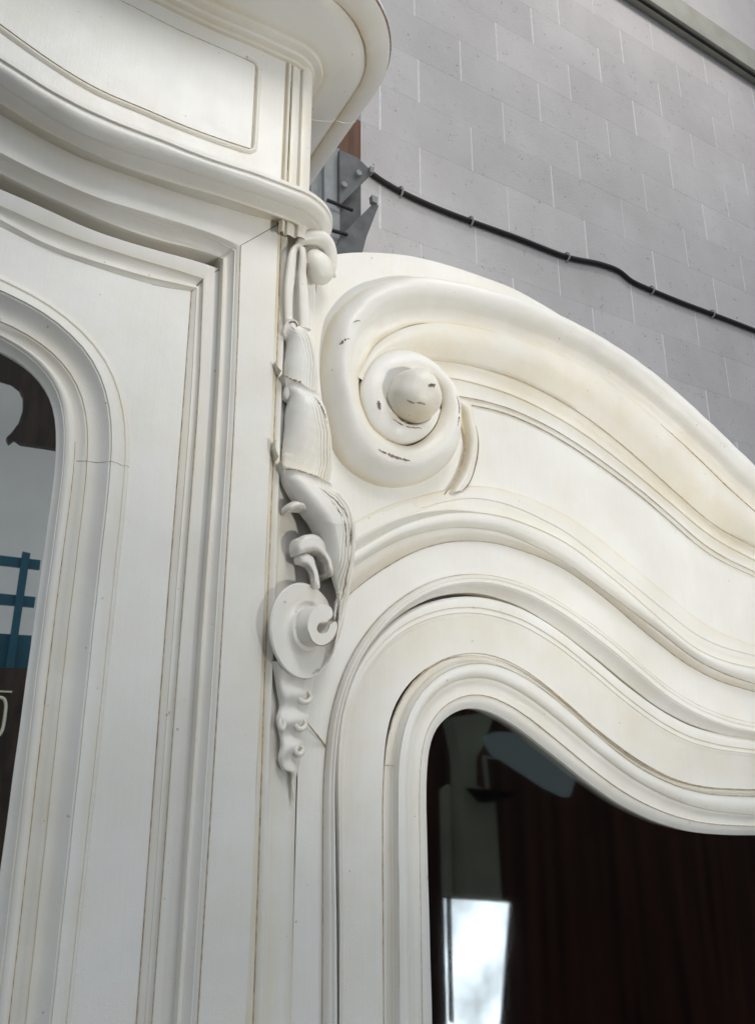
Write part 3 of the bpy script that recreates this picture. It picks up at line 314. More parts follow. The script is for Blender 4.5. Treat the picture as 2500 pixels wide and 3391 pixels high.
def block_material():
    m, nt, b = new_mat('painted_concrete_block')
    N, Lk = nt.nodes, nt.links
    geo = N.new('ShaderNodeNewGeometry'); oi = N.new('ShaderNodeObjectInfo')
    n = N.new('ShaderNodeTexNoise'); n.inputs['Scale'].default_value = 2.6; n.inputs['Detail'].default_value = 8; n.inputs['Roughness'].default_value = 0.6
    v = N.new('ShaderNodeTexNoise'); v.inputs['Scale'].default_value = 95; v.inputs['Detail'].default_value = 4
    sp = N.new('ShaderNodeTexNoise'); sp.inputs['Scale'].default_value = 26; sp.inputs['Detail'].default_value = 5
    for k in (n, v, sp): Lk.new(geo.outputs['Position'], k.inputs['Vector'])
    r = N.new('ShaderNodeValToRGB')
    r.color_ramp.elements[0].position = 0.3; r.color_ramp.elements[1].position = 0.72
    r.color_ramp.elements[0].color = (0.62, 0.585, 0.57, 1); r.color_ramp.elements[1].color = (0.75, 0.715, 0.70, 1)
    Lk.new(n.outputs['Fac'], r.inputs['Fac'])
    # sparse dark pits where the paint missed
    rp = N.new('ShaderNodeMapRange'); rp.inputs['From Min'].default_value = 0.60; rp.inputs['From Max'].default_value = 0.70
    Lk.new(sp.outputs['Fac'], rp.inputs['Value'])
    mp = N.new('ShaderNodeMath'); mp.operation = 'MULTIPLY'; mp.inputs[1].default_value = 0.6
    rv = N.new('ShaderNodeMapRange'); rv.inputs['From Min'].default_value = 0.52; rv.inputs['From Max'].default_value = 0.64
    Lk.new(v.outputs['Fac'], rv.inputs['Value'])
    m2 = N.new('ShaderNodeMath'); m2.operation = 'MULTIPLY'
    Lk.new(rp.outputs['Result'], m2.inputs[0]); Lk.new(rv.outputs['Result'], m2.inputs[1]); Lk.new(m2.outputs[0], mp.inputs[0])
    mx = N.new('ShaderNodeMix'); mx.data_type = 'RGBA'; mx.inputs['B'].default_value = (0.10, 0.085, 0.08, 1)
    Lk.new(mp.outputs[0], mx.inputs['Factor']); Lk.new(r.outputs['Color'], mx.inputs['A'])
    hs = N.new('ShaderNodeHueSaturation')
    rr = N.new('ShaderNodeMapRange'); rr.inputs['To Min'].default_value = 0.95; rr.inputs['To Max'].default_value = 1.05
    Lk.new(oi.outputs['Random'], rr.inputs['Value']); Lk.new(rr.outputs['Result'], hs.inputs['Value'])
    Lk.new(mx.outputs['Result'], hs.inputs['Color']); Lk.new(hs.outputs['Color'], b.inputs['Base Color'])
    b.inputs['Roughness'].default_value = 0.75
    bp = N.new('ShaderNodeBump'); bp.inputs['Strength'].default_value = 0.5; bp.inputs['Distance'].default_value = 0.004
    Lk.new(v.outputs['Fac'], bp.inputs['Height']); Lk.new(bp.outputs['Normal'], b.inputs['Normal'])
    return m

PAINT = paint_material()
WORN = plain('worn_through_brown_wood', (0.25, 0.185, 0.15), 0.8, noise=(500, 500, 500), var=0.6)
GLAZE = plain('dark_glaze_in_groove', (0.44, 0.36, 0.26), 0.8, noise=(150, 150, 150), var=0.4)
GAP = plain('dark_gap', (0.018, 0.014, 0.012), 0.9)
DARKWOOD = plain('dark_interior_wood', (0.06, 0.028, 0.015), 0.5, noise=(60, 60, 1.2), var=0.6)
RAWWOOD = plain('unpainted_carcass_wood', (0.16, 0.085, 0.045), 0.7, noise=(40, 4, 4), var=0.3)
MIRROR = mirror_material()
GLASS = glass_material()
BLOCK = block_material()
MORTAR = plain('pale_mortar', (0.86, 0.85, 0.84), 0.85, noise=(30, 30, 30), var=0.08)
STEEL = plain('grey_painted_steel', (0.115, 0.12, 0.12), 0.55, noise=(18, 18, 18), var=0.3)
STEELP = plain('pale_dusty_steel', (0.30, 0.31, 0.31), 0.6, noise=(25, 25, 12), var=0.25)
RUST = plain('rust_brown_timber', (0.15, 0.07, 0.038), 0.7, noise=(30, 30, 4), var=0.3)
CABLEM = plain('black_cable', (0.014, 0.011, 0.011), 0.6)
CLIPM = plain('pale_cable_clip', (0.42, 0.40, 0.38), 0.6)
CONC = plain('olive_concrete_beam', (0.46, 0.455, 0.39), 0.8, noise=(7, 7, 7), var=0.12, bump=0.2)

# ------------------------------------------------------------------ helpers
def arr(a): return np.array(a, dtype=float)

def smooth(a, sig, pin=True):
    """gaussian smoothing along axis 0 with reflected ends"""
    a = arr(a)
    if sig <= 0: return a
    w = int(sig * 3) + 1
    k = np.exp(-0.5 * (np.arange(-w, w + 1) / sig) ** 2); k /= k.sum()
    one = a.ndim == 1
    if one: a = a[:, None]
    first = 2 * a[0] - a[1:w + 1][::-1]; last = 2 * a[-1] - a[-w - 1:-1][::-1]
    ext = np.vstack([first, a, last])
    o = np.stack([np.convolve(ext[:, i], k, 'valid') for i in range(a.shape[1])], 1)
    return o[:, 0] if one else o

def catmull(P, per=24):
    P = arr(P)
    if len(P) == 2: return np.stack([P[0] + (P[1] - P[0]) * t for t in np.linspace(0, 1, per)])
    Q = np.vstack([2 * P[0] - P[1], P, 2 * P[-1] - P[-2]])
    out = []
    for i in range(1, len(Q) - 2):
        p0, p1, p2, p3 = Q[i - 1], Q[i], Q[i + 1], Q[i + 2]
        d = lambda a, b: max(1e-6, np.linalg.norm(b - a)) ** 0.5
        t0 = 0; t1 = d(p0, p1); t2 = t1 + d(p1, p2); t3 = t2 + d(p2, p3)
        for t in np.linspace(t1, t2, per, endpoint=False):
            A1 = (t1 - t) / (t1 - t0) * p0 + (t - t0) / (t1 - t0) * p1
            A2 = (t2 - t) / (t2 - t1) * p1 + (t - t1) / (t2 - t1) * p2
            A3 = (t3 - t) / (t3 - t2) * p2 + (t - t2) / (t3 - t2) * p3
            B1 = (t2 - t) / (t2 - t0) * A1 + (t - t0) / (t2 - t0) * A2
            B2 = (t3 - t) / (t3 - t1) * A2 + (t - t1) / (t3 - t1) * A3
            out.append((t2 - t) / (t2 - t1) * B1 + (t - t1) / (t2 - t1) * B2)
    out.append(Q[-2])
    return np.stack(out)

def resample(P, n):
    D = catmull(P); s = np.concatenate([[0], np.cumsum(np.linalg.norm(np.diff(D, axis=0), axis=1))])
    u = np.linspace(0, s[-1], n)
    return np.stack([np.interp(u, s, D[:, i]) for i in range(3)], 1)

def net(master, lines, n=200, sm=3.0, so=7.0):
    """express neighbouring lines as smooth offsets from one master line (in the x-z plane)"""
    M = smooth(resample(master, n), sm)
    T = np.gradient(M[:, [0, 2]], axis=0); T /= np.linalg.norm(T, axis=1)[:, None]
    Nn = np.stack([-T[:, 1], T[:, 0]], 1)
    out = []
    for ln in lines:
        D = catmull(ln, 40); q = D[:, [0, 2]]; ds = np.full(n, np.nan)
        for i in range(n):
            rel = q - M[i, [0, 2]]; al = rel @ T[i]; of = rel @ Nn[i]
            ix = np.where(al[:-1] * al[1:] <= 0)[0]
            if len(ix):
                c = []
                for k in ix:
                    f = al[k] / (al[k] - al[k + 1] + 1e-12); c.append(of[k] + f * (of[k + 1] - of[k]))
                ds[i] = min(c, key=abs)
        ok = ~np.isnan(ds)
        ds = np.interp(np.arange(n), np.where(ok)[0], ds[ok])
        ds = smooth(ds, so)
        y = D[:, 1].mean()
        p = M[:, [0, 2]] + Nn * ds[:, None]
        out.append(np.stack([p[:, 0], np.full(n, y), p[:, 1]], 1))
    return out

def mk_obj(name, verts, faces, mat, parent=None, glaze=None, angle=38, smooth_shade=True):
    me = bpy.data.meshes.new(name)
    me.from_pydata([tuple(map(float, v)) for v in verts], [], faces)
    me.materials.append(mat)
    if glaze is not None:
        a = me.attributes.new('glaze', 'FLOAT', 'POINT'); a.data.foreach_set('value', [float(g) for g in glaze])
    if smooth_shade:
        me.polygons.foreach_set('use_smooth', [True] * len(me.polygons))
        me.set_sharp_from_angle(angle=math.radians(angle))
    me.update()
    o = bpy.data.objects.new(name, me); col.objects.link(o)
    if parent: o.parent = parent
    return o

def loft(name, lines, spans, mat, parent=None, glaze=None, flip=False, angle=38, steps=None):
    """skin a row of lines; spans give the section between neighbours: (kind, amount, steps)
       f flat, v convex, c concave, q quarter round (depth first), k cavetto (depth last); amount in metres towards the viewer (-y)"""
    lines = [arr(l) for l in lines]; n = len(lines[0])
    if glaze is None: glaze = [0.0] * len(lines)
    if steps:                      # small square quirks: at line k the surface drops by steps[k] before the next member starts
        nl, ns, ng = [], [], []
        for k in range(len(lines)):
            nl.append(lines[k]); ng.append(glaze[k])
            if k < len(lines) - 1:
                if k in steps:
                    w_ = np.linalg.norm(lines[k + 1] - lines[k], axis=1)[:, None]
                    q_ = lines[k] + (lines[k + 1] - lines[k]) * np.clip(.0007 / (w_ + 1e-9), 0, .3)
                    q_[:, 1] = lines[k][:, 1] + steps[k]
                    q2 = lines[k] + (lines[k + 1] - lines[k]) * np.clip(.0024 / (w_ + 1e-9), 0, .4)
                    q2[:, 1] = lines[k][:, 1] + steps[k]
                    nl += [q_, q2]; ng += [glaze[k] + .25, glaze[k]]; ns += [('f', 0, 1), ('f', 0, 1)]
                ns.append(spans[k])
        lines, spans, glaze = nl, ns, ng
    rows = [lines[0]]; gl = [glaze[0]]
    for a, b, sp, g0, g1 in zip(lines[:-1], lines[1:], spans, glaze[:-1], glaze[1:]):
        kind, amt, st = sp
        for k in range(1, st + 1):
            s = k / st
            p = a + (b - a) * s
            if kind == 'v': p[:, 1] -= amt * math.sin(math.pi * s)
            elif kind == 'c': p[:, 1] += amt * math.sin(math.pi * s)
            elif kind == 'q': p[:, 1] = a[:, 1] + (b[:, 1] - a[:, 1]) * math.sin(math.pi / 2 * s)
            elif kind == 'k': p[:, 1] = a[:, 1] + (b[:, 1] - a[:, 1]) * (1 - math.cos(math.pi / 2 * s))
            elif kind == 's': p[:, 1] = a[:, 1] + (b[:, 1] - a[:, 1]) * (3 * s * s - 2 * s ** 3)
            rows.append(p); gl.append(g0 + (g1 - g0) * s)
    V = wobble(np.concatenate(rows), .00022); F = []
    for r in range(len(rows) - 1):
        for i in range(n - 1):
            q = (r * n + i, r * n + i + 1, (r + 1) * n + i + 1, (r + 1) * n + i)
            F.append(q[::-1] if flip else q)
    G = np.repeat(gl, n)
    return mk_obj(name, V, F, mat, parent, G, angle)

def wobble(P, amp, sc=1.0):
    P = arr(P); x, y, z = P[:, 0] * sc, P[:, 1] * sc, P[:, 2] * sc
    d = np.sin(61 * x + 37 * z + 1.3) * np.sin(47 * z - 29 * x + .4) + .6 * np.sin(131 * x - 97 * z) * np.sin(113 * z + 71 * x + 2.)
    P[:, 1] += amp * d; P[:, 0] += .5 * amp * np.sin(83 * z + 51 * x); P[:, 2] += .5 * amp * np.sin(79 * x - 43 * z)
    return P

def slab(name, poly, y0, y1, mat, parent=None, glaze=0.0):
    """flat board with a traced outline in x-z, front face at y0 and back at y1"""
    bm = bmesh.new()
    vs = [bm.verts.new((p[0], y0, p[1])) for p in poly]
    f = bm.faces.new(vs)
    r = bmesh.ops.extrude_face_region(bm, geom=[f])
    for e in r['geom']:
        if isinstance(e, bmesh.types.BMVert): e.co.y = y1
    bmesh.ops.triangulate(bm, faces=[q for q in bm.faces if len(q.verts) > 4])
    bmesh.ops.recalc_face_normals(bm, faces=bm.faces)
    me = bpy.data.meshes.new(name); bm.to_mesh(me); bm.free()
    me.materials.append(mat)
    a = me.attributes.new('glaze', 'FLOAT', 'POINT'); a.data.foreach_set('value', [glaze] * len(me.vertices))
    o = bpy.data.objects.new(name, me); col.objects.link(o)
    if parent: o.parent = parent
    return o

def box(name, lo, hi, mat, parent=None, bevel=0.0):
    bm = bmesh.new(); bmesh.ops.create_cube(bm, size=1)
    for v in bm.verts:
        v.co = Vector([lo[i] + (v.co[i] + 0.5) * (hi[i] - lo[i]) for i in range(3)])
    if bevel: bmesh.ops.bevel(bm, geom=list(bm.edges), offset=bevel, segments=2, affect='EDGES', profile=0.7)
    me = bpy.data.meshes.new(name); bm.to_mesh(me); bm.free(); me.materials.append(mat)
    o = bpy.data.objects.new(name, me); col.objects.link(o)
    if parent: o.parent = parent
    return o

def tube(name, pts, radius, mat, parent=None, sides=8, n=None, flat=1.0, glaze=0.0, dense=True, ball_end=False):
    P = resample(pts, n or max(8, len(pts) * 8)) if dense else arr(pts)
    n = len(P)
    R = np.interp(np.linspace(0, 1, n), np.linspace(0, 1, len(radius)), radius) if hasattr(radius, '__len__') else np.full(n, radius)
    if ball_end:
        t = np.linspace(0, 1, n); R = R * np.sqrt(np.clip(1 - np.clip((t - 0.90) / 0.10, 0, 1) ** 2, 0.02, 1))
    V = []; F = []
    T = np.gradient(P, axis=0); T /= np.linalg.norm(T, axis=1)[:, None] + 1e-12
    fr = np.array([0, -1.0, 0])
    for i in range(n):
        s = np.cross(T[i], fr); s /= np.linalg.norm(s) + 1e-9
        u = np.cross(s, T[i])
        for k in range(sides):
            a = 2 * math.pi * k / sides
            V.append(P[i] + R[i] * (math.cos(a) * s + math.sin(a) * u * flat))
    for i in range(n - 1):
        for k in range(sides):
            F.append((i * sides + k, i * sides + (k + 1) % sides, (i + 1) * sides + (k + 1) % sides, (i + 1) * sides + k))
    F.append(tuple(range(sides))[::-1]); F.append(tuple((n - 1) * sides + k for k in range(sides)))
    return mk_obj(name, V, F, mat, parent, [glaze] * len(V), 60)

def empty(name, loc=(0, 0, 0), rz=0.0, parent=None):
    o = bpy.data.objects.new(name, None); col.objects.link(o); o.location = loc; o.rotation_euler = (0, 0, rz)
    if parent: o.parent = parent
    return o

def tag(o, label, cat, group=None):
    o['label'] = label; o['category'] = cat
    if group: o['group'] = group
    return o

ZB = -1.25         # foot of the cabinet
WY = 0.03          # plane of the lower side wing
YF = -0.012        # plane of the frieze over the tall middle part

def down(P):       # carry an upright line straight down to the foot
    P = [list(p) for p in P]
    a, b = (P[0], P[1]) if P[0][2] < P[-1][2] else (P[-1], P[-2])
    q = [a[0], a[1], ZB]; m = [a[0], a[1], (a[2] + ZB) / 2]
    return ([q, m] + P) if P[0][2] < P[-1][2] else (P + [m, q])

def right(P, length=0.32, keep=0.25):   # carry a line on to the right, its slope dying away
    P = [list(p) for p in P]
    s = (P[-1][2] - P[-2][2]) / (P[-1][0] - P[-2][0])
    x, y, z = P[-1]
    for k in range(1, 5):
        sk = s * (1 - (1 - keep) * k / 4); x += length / 4; z += sk * length / 4; P.append([x, y, z])
    return P

def left(P, length=0.30):               # carry a line on to the left up to the middle axis
    P = [list(p) for p in P]
    s = (P[1][2] - P[0][2]) / (P[1][0] - P[0][0])
    x, y, z = P[0]; add = []
    for k in range(1, 6):
        sk = s * (1 - (k - 0.5) / 5); x -= length / 5; z -= sk * length / 5; add.append([x, y, z])
    return add[::-1] + P

from mathutils.bvhtree import BVHTree
def stick(pts, objs, n=24, lift=.0003):
    """drop a line straight back on to the carved surfaces"""
    trees = [BVHTree.FromPolygons([v.co for v in o.data.vertices], [p.vertices for p in o.data.polygons]) for o in objs]
    out = []
    for p in resample(pts, n):
        hits = [t.ray_cast(Vector((p[0], -1.0, p[2])), Vector((0, 1, 0)))[0] for t in trees]
        hits = [h.y for h in hits if h is not None]
        if hits: out.append([p[0], min(hits) - lift, p[2]])
    return arr(out)

chip_rng = random.Random(11)
def chips(name, w, rads, parent):
    """ragged worn-through flecks strung along a line"""
    n_ = len(w); i = 0
    R = np.interp(np.linspace(0, 1, n_), np.linspace(0, 1, len(rads)), rads)
    while i < n_ - 4:
        m_ = min(n_ - i, chip_rng.randint(6, 15))
        seg = w[i:i + m_].copy(); r_ = R[i:i + m_] * np.array([chip_rng.uniform(.45, 1.25) for _ in range(m_)]); r_[0] *= .3; r_[-1] *= .3
        seg[:, 0] += [chip_rng.uniform(-.0004, .0004) for _ in range(m_)]; seg[:, 2] += [chip_rng.uniform(-.0004, .0004) for _ in range(m_)]
        if m_ > 3: tube(name, seg, list(r_), WORN, parent, 6, dense=False, flat=.3)
        i += m_ + chip_rng.choice((-1, 0, 1, 2))

def withy(l, y):
    l = arr(l).copy(); l[:, 1] = y; return l

def mixl(a, b, r): return a + (b - a) * (np.array(r)[:, None] if hasattr(r, '__len__') else r)

# ================================================================== the armoire
arm = empty('armoire', (0.3, 0.0, 0.0))
tag(arm, 'carved cream painted armoire with scrolled wing, leaf console and glazed doors', 'armoire')
INV = Matrix.Translation((-0.3, 0, 0))
def under(o, parent):
    o.parent = parent
    return o

# ---- middle door: board, edge moulding, glass moulding, mirror
L = LINES
a13 = catmull(left(L['a13']), 10); j1 = arr(down(L['j1']))
d0 = catmull(down(left(L['d0'])), 12)
dn = net(down(left(L['d2'])), [down(left(L[k])) for k in ('d0', 'd1', 'd2', 'd3', 'd4', 'd5', 'd6')], 220, 2.5, 6)
d0 = mixl(dn[0], dn[1], .3)
poly = [(p[0], p[2]) for p in a13] + [(p[0], p[2]) for p in j1[1:]] + [(p[0], p[2]) for p in d0[::-1]]
door = slab('middle_door', poly, 0.030, 0.055, PAINT)
def hrun(keys, n=110): 
    return [smooth(resample(left(L[k]), n), 2.5) for k in keys]
top = hrun(['a13', 'a12', 'a11', 'a10', 'a9'])
jl = [resample(down(L[k]), 60) for k in ('j1', 'j2', 'j3', 'j4', 'j5')]
for t, j in zip(top, jl): t[-1] = j[0]
def bend(t, j): return np.vstack([t, j[1:]])
dl = [bend(t, j) for t, j in zip(top, jl)]
edge = loft('door_edge_moulding', dl + [withy(dl[-1], 0.05)], [('f', 0, 2), ('c', .0018, 5), ('f', 0, 1), ('f', 0, 1), ('f', 0, 1)], PAINT, door,
            [0.25, 0.1, 0.15, 0.1, 0, 0.2], flip=True, steps={1: -.0010, 2: -.0012})
loft('glass_moulding', [withy(dn[0], .0305)] + dn[1:] + [withy(dn[-1], .050)],
     [('q', 0, 4), ('v', .0012, 4), ('c', .0035, 8), ('q', 0, 3), ('v', .0025, 6), ('c', .0015, 4), ('f', 0, 1)], PAINT, door,
     [0.1, 0.05, 0.0, 0.22, 0.15, 0.05, 0.0, 0.1], flip=True, steps={1: .0012, 2: .0016, 3: .0014, 5: .0012})
mir = slab('mirror_pane', [(-0.30, ZB), (0.15, ZB), (0.15, 1.99), (-0.30, 1.99)], 0.042, 0.046, MIRROR, door)
tube('glaze_line', dn[4][30:200], 0.0006, GLAZE, door, 6, dense=False)
tube('glaze_line', dl[0][109:] + [0, -0.0004, 0], 0.0005, GLAZE, door, 6, dense=False)
tube('glaze_line', dl[2][109:] + [0, 0.0002, 0], 0.0005, GLAZE, door, 6, dense=False)

# ---- flat surround of the middle door with its stepped inner moulding
tF = hrun(['a8', 'a7', 'a6', 'a5'])
jF = [resample(down(L[k]), 60) for k in ('j6', 'j7', 'j8', 'j9')]
for t, j in zip(tF, jF): t[-1] = j[0]
fl = [bend(t, j) for t, j in zip(tF, jF)]
sur = loft('door_surround', [fl[2], fl[3]], [('f', 0, 1)], PAINT, None, [0.05, 0.08], flip=True)
loft('inner_moulding', [withy(fl[0], .06), fl[0] + [0, 0.006, 0], fl[0], fl[1], fl[2]], [('f', 0, 1), ('f', 0, 1), ('c', .003, 6), ('q', 0, 3)], PAINT, sur,
     [0.3, 0.25, 0.15, 0.05, 0.12], flip=True, steps={2: -.0014, 3: -.0012})
gapline = [mixl(dl[-1], fl[0], 0.5)]
loft('door_gap', [withy(dl[-1], .051) - [0.002, 0, 0.002], withy(fl[0], .051) + [0.002, 0, 0.002]], [('f', 0, 1)], GAP, sur, flip=True)
tube('mitre_crack', [L['a13'][-1], L['a11'][-1], L['a9'][-1], L['a7'][-1], L['a6'][-1], [L['a5'][-1][0], -0.0003, L['a5'][-1][2]]], [.0007, .0006, .0007, .0003, .0004, .0005], WORN, sur, 6, dense=False)
tube('glaze_line', fl[2][109:] + [0, -0.0001, 0], 0.0006, GLAZE, sur, 6, dense=False)

# ---- corner pilaster between the surround and the wing
kl = [resample(down(L[k]), 80) for k in ('j9', 'j10', 'k2', 'k3', 'k4', 'k5')]
pil = loft('corner_pilaster', kl, [('c', .001, 3), ('q', 0, 4), ('c', .002, 4), ('f', 0, 2), ('k', 0, 5)], PAINT, None, [0.35, 0.45, 0.02, 0.25, 0.05, 0.3], flip=True)
tube('glaze_line', kl[1] + [0, 0.0002, 0], 0.0009, GLAZE, pil, 6, dense=False)
tube('glaze_line', kl[3][30:] + [0, 0.0002, 0], 0.0005, GLAZE, pil, 6, dense=False)

# ---- frieze with its sunk-bordered panel and reeded end
a2 = smooth(resample(left(L['a2']), 110), 2.5)
XE = 0.2690
zt = 2.345
def rise(x):        # how far the arched lines climb towards the middle axis
    xs, zs = a2[:, 0], a2[:, 2] - a2[-1, 2]
    return np.interp(x, xs, zs)
xs = np.linspace(-0.25, XE, 60)
botf = [(x, 2.130 + rise(x)) for x in xs]; topf = [(x, zt + 0.85 * rise(x)) for x in xs]
fri = slab('frieze', botf + topf[::-1], YF, 0.02, PAINT, None, 0.04)
pb = smooth(resample(left(L['p0']), 90), 2)
pt = resample(L['p0t'], 60); s0 = pt[0]
ext = [(x, 2.3405 + 0.0 + 0.9 * (rise(x) - rise(s0[0])) + s0[2] - 2.3405) for x in np.linspace(-0.25, s0[0], 24)[:-1]]
ptop = [list(e) for e in ext] + [[p[0], p[2]] for p in pt]
# round the two right-hand corners
def rounded(c, a, b, r=0.004, k=5):
    c, a, b = arr(c), arr(a), arr(b); da = (a - c) / np.linalg.norm(a - c); db = (b - c) / np.linalg.norm(b - c)
    p, q = c + da * r, c + db * r
    return [tuple((1 - t) ** 2 * p + 2 * t * (1 - t) * c + t * t * q) for t in np.linspace(0, 1, k)]
pbl = [(p[0], p[2]) for p in pb]
c1 = (pb[-1, 0], pb[-1, 2]); c2_ = (ptop[-1][0], ptop[-1][1])
outline = pbl[:-3] + rounded(c1, pbl[-6], c2_, 0.002) + rounded(c2_, c1, ptop[-5], 0.005) + [tuple(p) for p in ptop[:-4][::-1]]
slab('frieze_panel', outline, YF - 0.0012, YF + 0.004, PAINT, fri, 0.0)
ol = arr([(p[0], YF - 0.0011, p[1]) for p in outline])
tube('panel_groove', ol, 0.0005, GLAZE, fri, 6, dense=False)
# shallow border moulding just outside the groove along the foot and the end
bl = smooth(resample([(p[0], YF, p[1]) for p in outline[:len(pbl) + 8]], 150), 0.6)
cen = bl[:, [0, 2]]; T_ = np.gradient(cen, axis=0); T_ /= np.linalg.norm(T_, axis=1)[:, None]
Nb = np.stack([T_[:, 1], -T_[:, 0]], 1)
def offs(d, y): return np.stack([cen[:, 0] + Nb[:, 0] * d, np.full(len(cen), y), cen[:, 1] + Nb[:, 1] * d], 1)
loft('panel_border', [offs(.0008, YF - .0002), offs(.004, YF - .0030), offs(.0075, YF - .0002)], [('q', 0, 4), ('k', 0, 4)], PAINT, fri, [0.3, 0.15, 0.3])
rd = [arr(L['r%d' % i]) for i in range(8)]
rd = [arr([[r[0, 0], r[0, 1], 2.36], [r[0, 0], r[0, 1], 2.10]]) for r in rd]
loft('corner_reeding', [arr([[XE, YF, 2.36], [XE, YF, 2.10]])] + rd[1:] + [arr([[rd[-1][0, 0] + .001, .2, 2.36], [rd[-1][0, 0] + .001, .2, 2.10]])],
     [('c', .001, 3), ('v', .002, 5), ('f', 0, 1), ('f', 0, 1), ('v', .001, 3), ('c', .001, 3), ('v', .003, 6), ('f', 0, 1)], PAINT, fri,
     [0.4, 0.5, 0.1, 0.4, 0.2, 0.1, 0.3, 0.1, 0.0], flip=True)
tube('reeding_crack', [[rd[3][0, 0], rd[3][0, 1] - .0005, 2.32], [rd[3][0, 0], rd[3][0, 1] - .0005, 2.19]], [0.0003, 0.0009, 0.0003], GAP, fri, 6)

# ---- architrave moulding turning the corner above the console
def turned(front, xc, yc, yend, na=26):
    """a line along the front that turns a quarter circle in plan and runs back"""
    f = front[front[:, 0] < xc]; z = front[-1, 2]; y = f[-1, 1]; r = yc - y
    arc = [[xc + r * math.sin(a), yc - r * math.cos(a), z] for a in np.linspace(0, math.pi / 2, na)]
    back = [[xc + r, yy, z] for yy in np.linspace(yc, yend, 6)[1:]]
    gapn = 12
    mid = [[f[-1, 0] + (xc - f[-1, 0]) * t, y, f[-1, 2] + (z - f[-1, 2]) * t] for t in np.linspace(0, 1, gapn)[1:-1]]
    return np.vstack([f, mid, arc, back])
def run(keys, n=100): return [smooth(resample(left(L[k]), n), 2.5) for k in keys]
ar = run(['a2', 'a3', 'a4', 'a5'])
ar = [r[:-1] for r in ar]
at = [turned(r, 0.280, 0.021, 0.03) for r in ar]
m = min(len(t) for t in at)
def cut(t, m):
    return resample(t, 240) if False else t[len(t) - m:]
def uni(t):       # same station count: front by arc length, corner kept as is
    f = t[:-31]; c = t[-31:]
    return np.vstack([resample(f[::6] if len(f) > 30 else f, 90), c])
at = [uni(t) for t in at]
topb = at[0].copy(); topb[:, 1] = np.minimum(at[0][:, 1] + 0.022, 0.03)
topc = at[0] + [0, 0, 0.006]
inn_ = at[0].copy()
cx, cy = 0.280, 0.021
for i in range(len(inn_)):   # upper lip goes back to the frieze
    v = np.array([inn_[i, 0] - cx, inn_[i, 1] - cy])
    if inn_[i, 0] <= cx: inn_[i, 1] = YF + 0.002
    else:
        r = np.linalg.norm(v); v = v / max(r, 1e-6) * (cy - YF - 0.002); inn_[i, 0], inn_[i, 1] = cx + v[0], (cy + v[1] if inn_[i, 1] < cy else inn_[i, 1])
inn_[:, 2] += 0.009
loft('architrave', [inn_, at[0] + [0, 0, .0045], at[0], at[1], at[2], at[3]],
     [('f', 0, 2), ('q', 0, 3), ('v', .004, 7), ('c', .004, 7), ('k', 0, 7)], PAINT, None, [0.2, 0.1, 0.05, 0.05, 0.25, 0.3], flip=True, steps={2: .0022, 3: .0035, 4: .0030})
arc_o = bpy.data.objects['architrave']

# ---- top cornice of the middle part
prof = [(0.0, 2.3405), (.0045, 2.3405), (.0055, 2.3440), (.012, 2.3447), (.0135, 2.3485), (.022, 2.3500), (.0235, 2.3545), (.032, 2.3560), (.046, 2.3600), (.060, 2.3650), (.070, 2.3705), (.0755, 2.3760), (.0775, 2.3745), (.086, 2.3755), (.100, 2.3810),
        (.107, 2.3880), (.108, 2.3970), (.102, 2.4050), (.06, 2.4060)]
XC, YC = 0.278, 0.012
crn = []
for out_, z in prof:
    r = YC - YF + out_
    fx = np.linspace(-0.25, XC, 40)
    f = np.stack([fx, np.full(40, YC - r), z + 0.85 * rise(fx)], 1)
    arcp = arr([[XC + r * math.sin(a), YC - r * math.cos(a), z] for a in np.linspace(0, math.pi / 2, 30)[1:]])
    bk = arr([[XC + r, yy, z] for yy in np.linspace(YC, 0.42, 8)[1:]])
    crn.append(np.vstack([f, arcp, bk]))
cor = loft('cornice', crn, [('f', 0, 1)] * (len(crn) - 1), PAINT, None, [.45, .2, .4, .1, .3, .1, .4, .05, .02, 0, .05, .2, .5, .1, 0, 0, 0, 0, 0], flip=True, angle=25)
wl = crn[12][37:60]
tube('worn_edge', crn[15][42:64] + [0.0004, -0.0004, 0.002], [0.0002, .0016, .002, .0014, .0003], WORN, cor, 6, dense=False, flat=1)
tube('glaze_line', crn[12][44:62] + [0, -0.0002, -0.0004], [0.0002, .0007, .0002], GLAZE, cor, 6, dense=False)
tube('joint_line', [c[69] + arr([0, 0, -.0004]) for c in crn[6:16]], 0.0006, PAINT, cor, 6, dense=False)

# ---- wing: pediment board with traced outline
g = net(down(right(L['w_g'])), [down(right(L['w_g']))], 240, 2.5, 4)[0]
bt = catmull(L['board'], 10)
ro = arr(L['roll_out'])
ridge = resample(right(list(ro[:7][::-1]), .3, 0.35), 40)
k5x = L['k5'][-1][0]
poly = [(k5x, ZB), (k5x, 2.0), (k5x + .01, bt[0][2])] + [(p[0], p[2]) for p in bt[:-4]]
rx = [(p[0] + .002, p[2] - .012) for p in ridge if p[0] > bt[-4][0] + .005]
poly += rx + [(g[-1, 0], g[-1, 2])] + [(p[0], p[2]) for p in g[::-1][1:]]
ped = slab('wing_pediment', poly, WY, WY + 0.022, PAINT, None, 0.03)

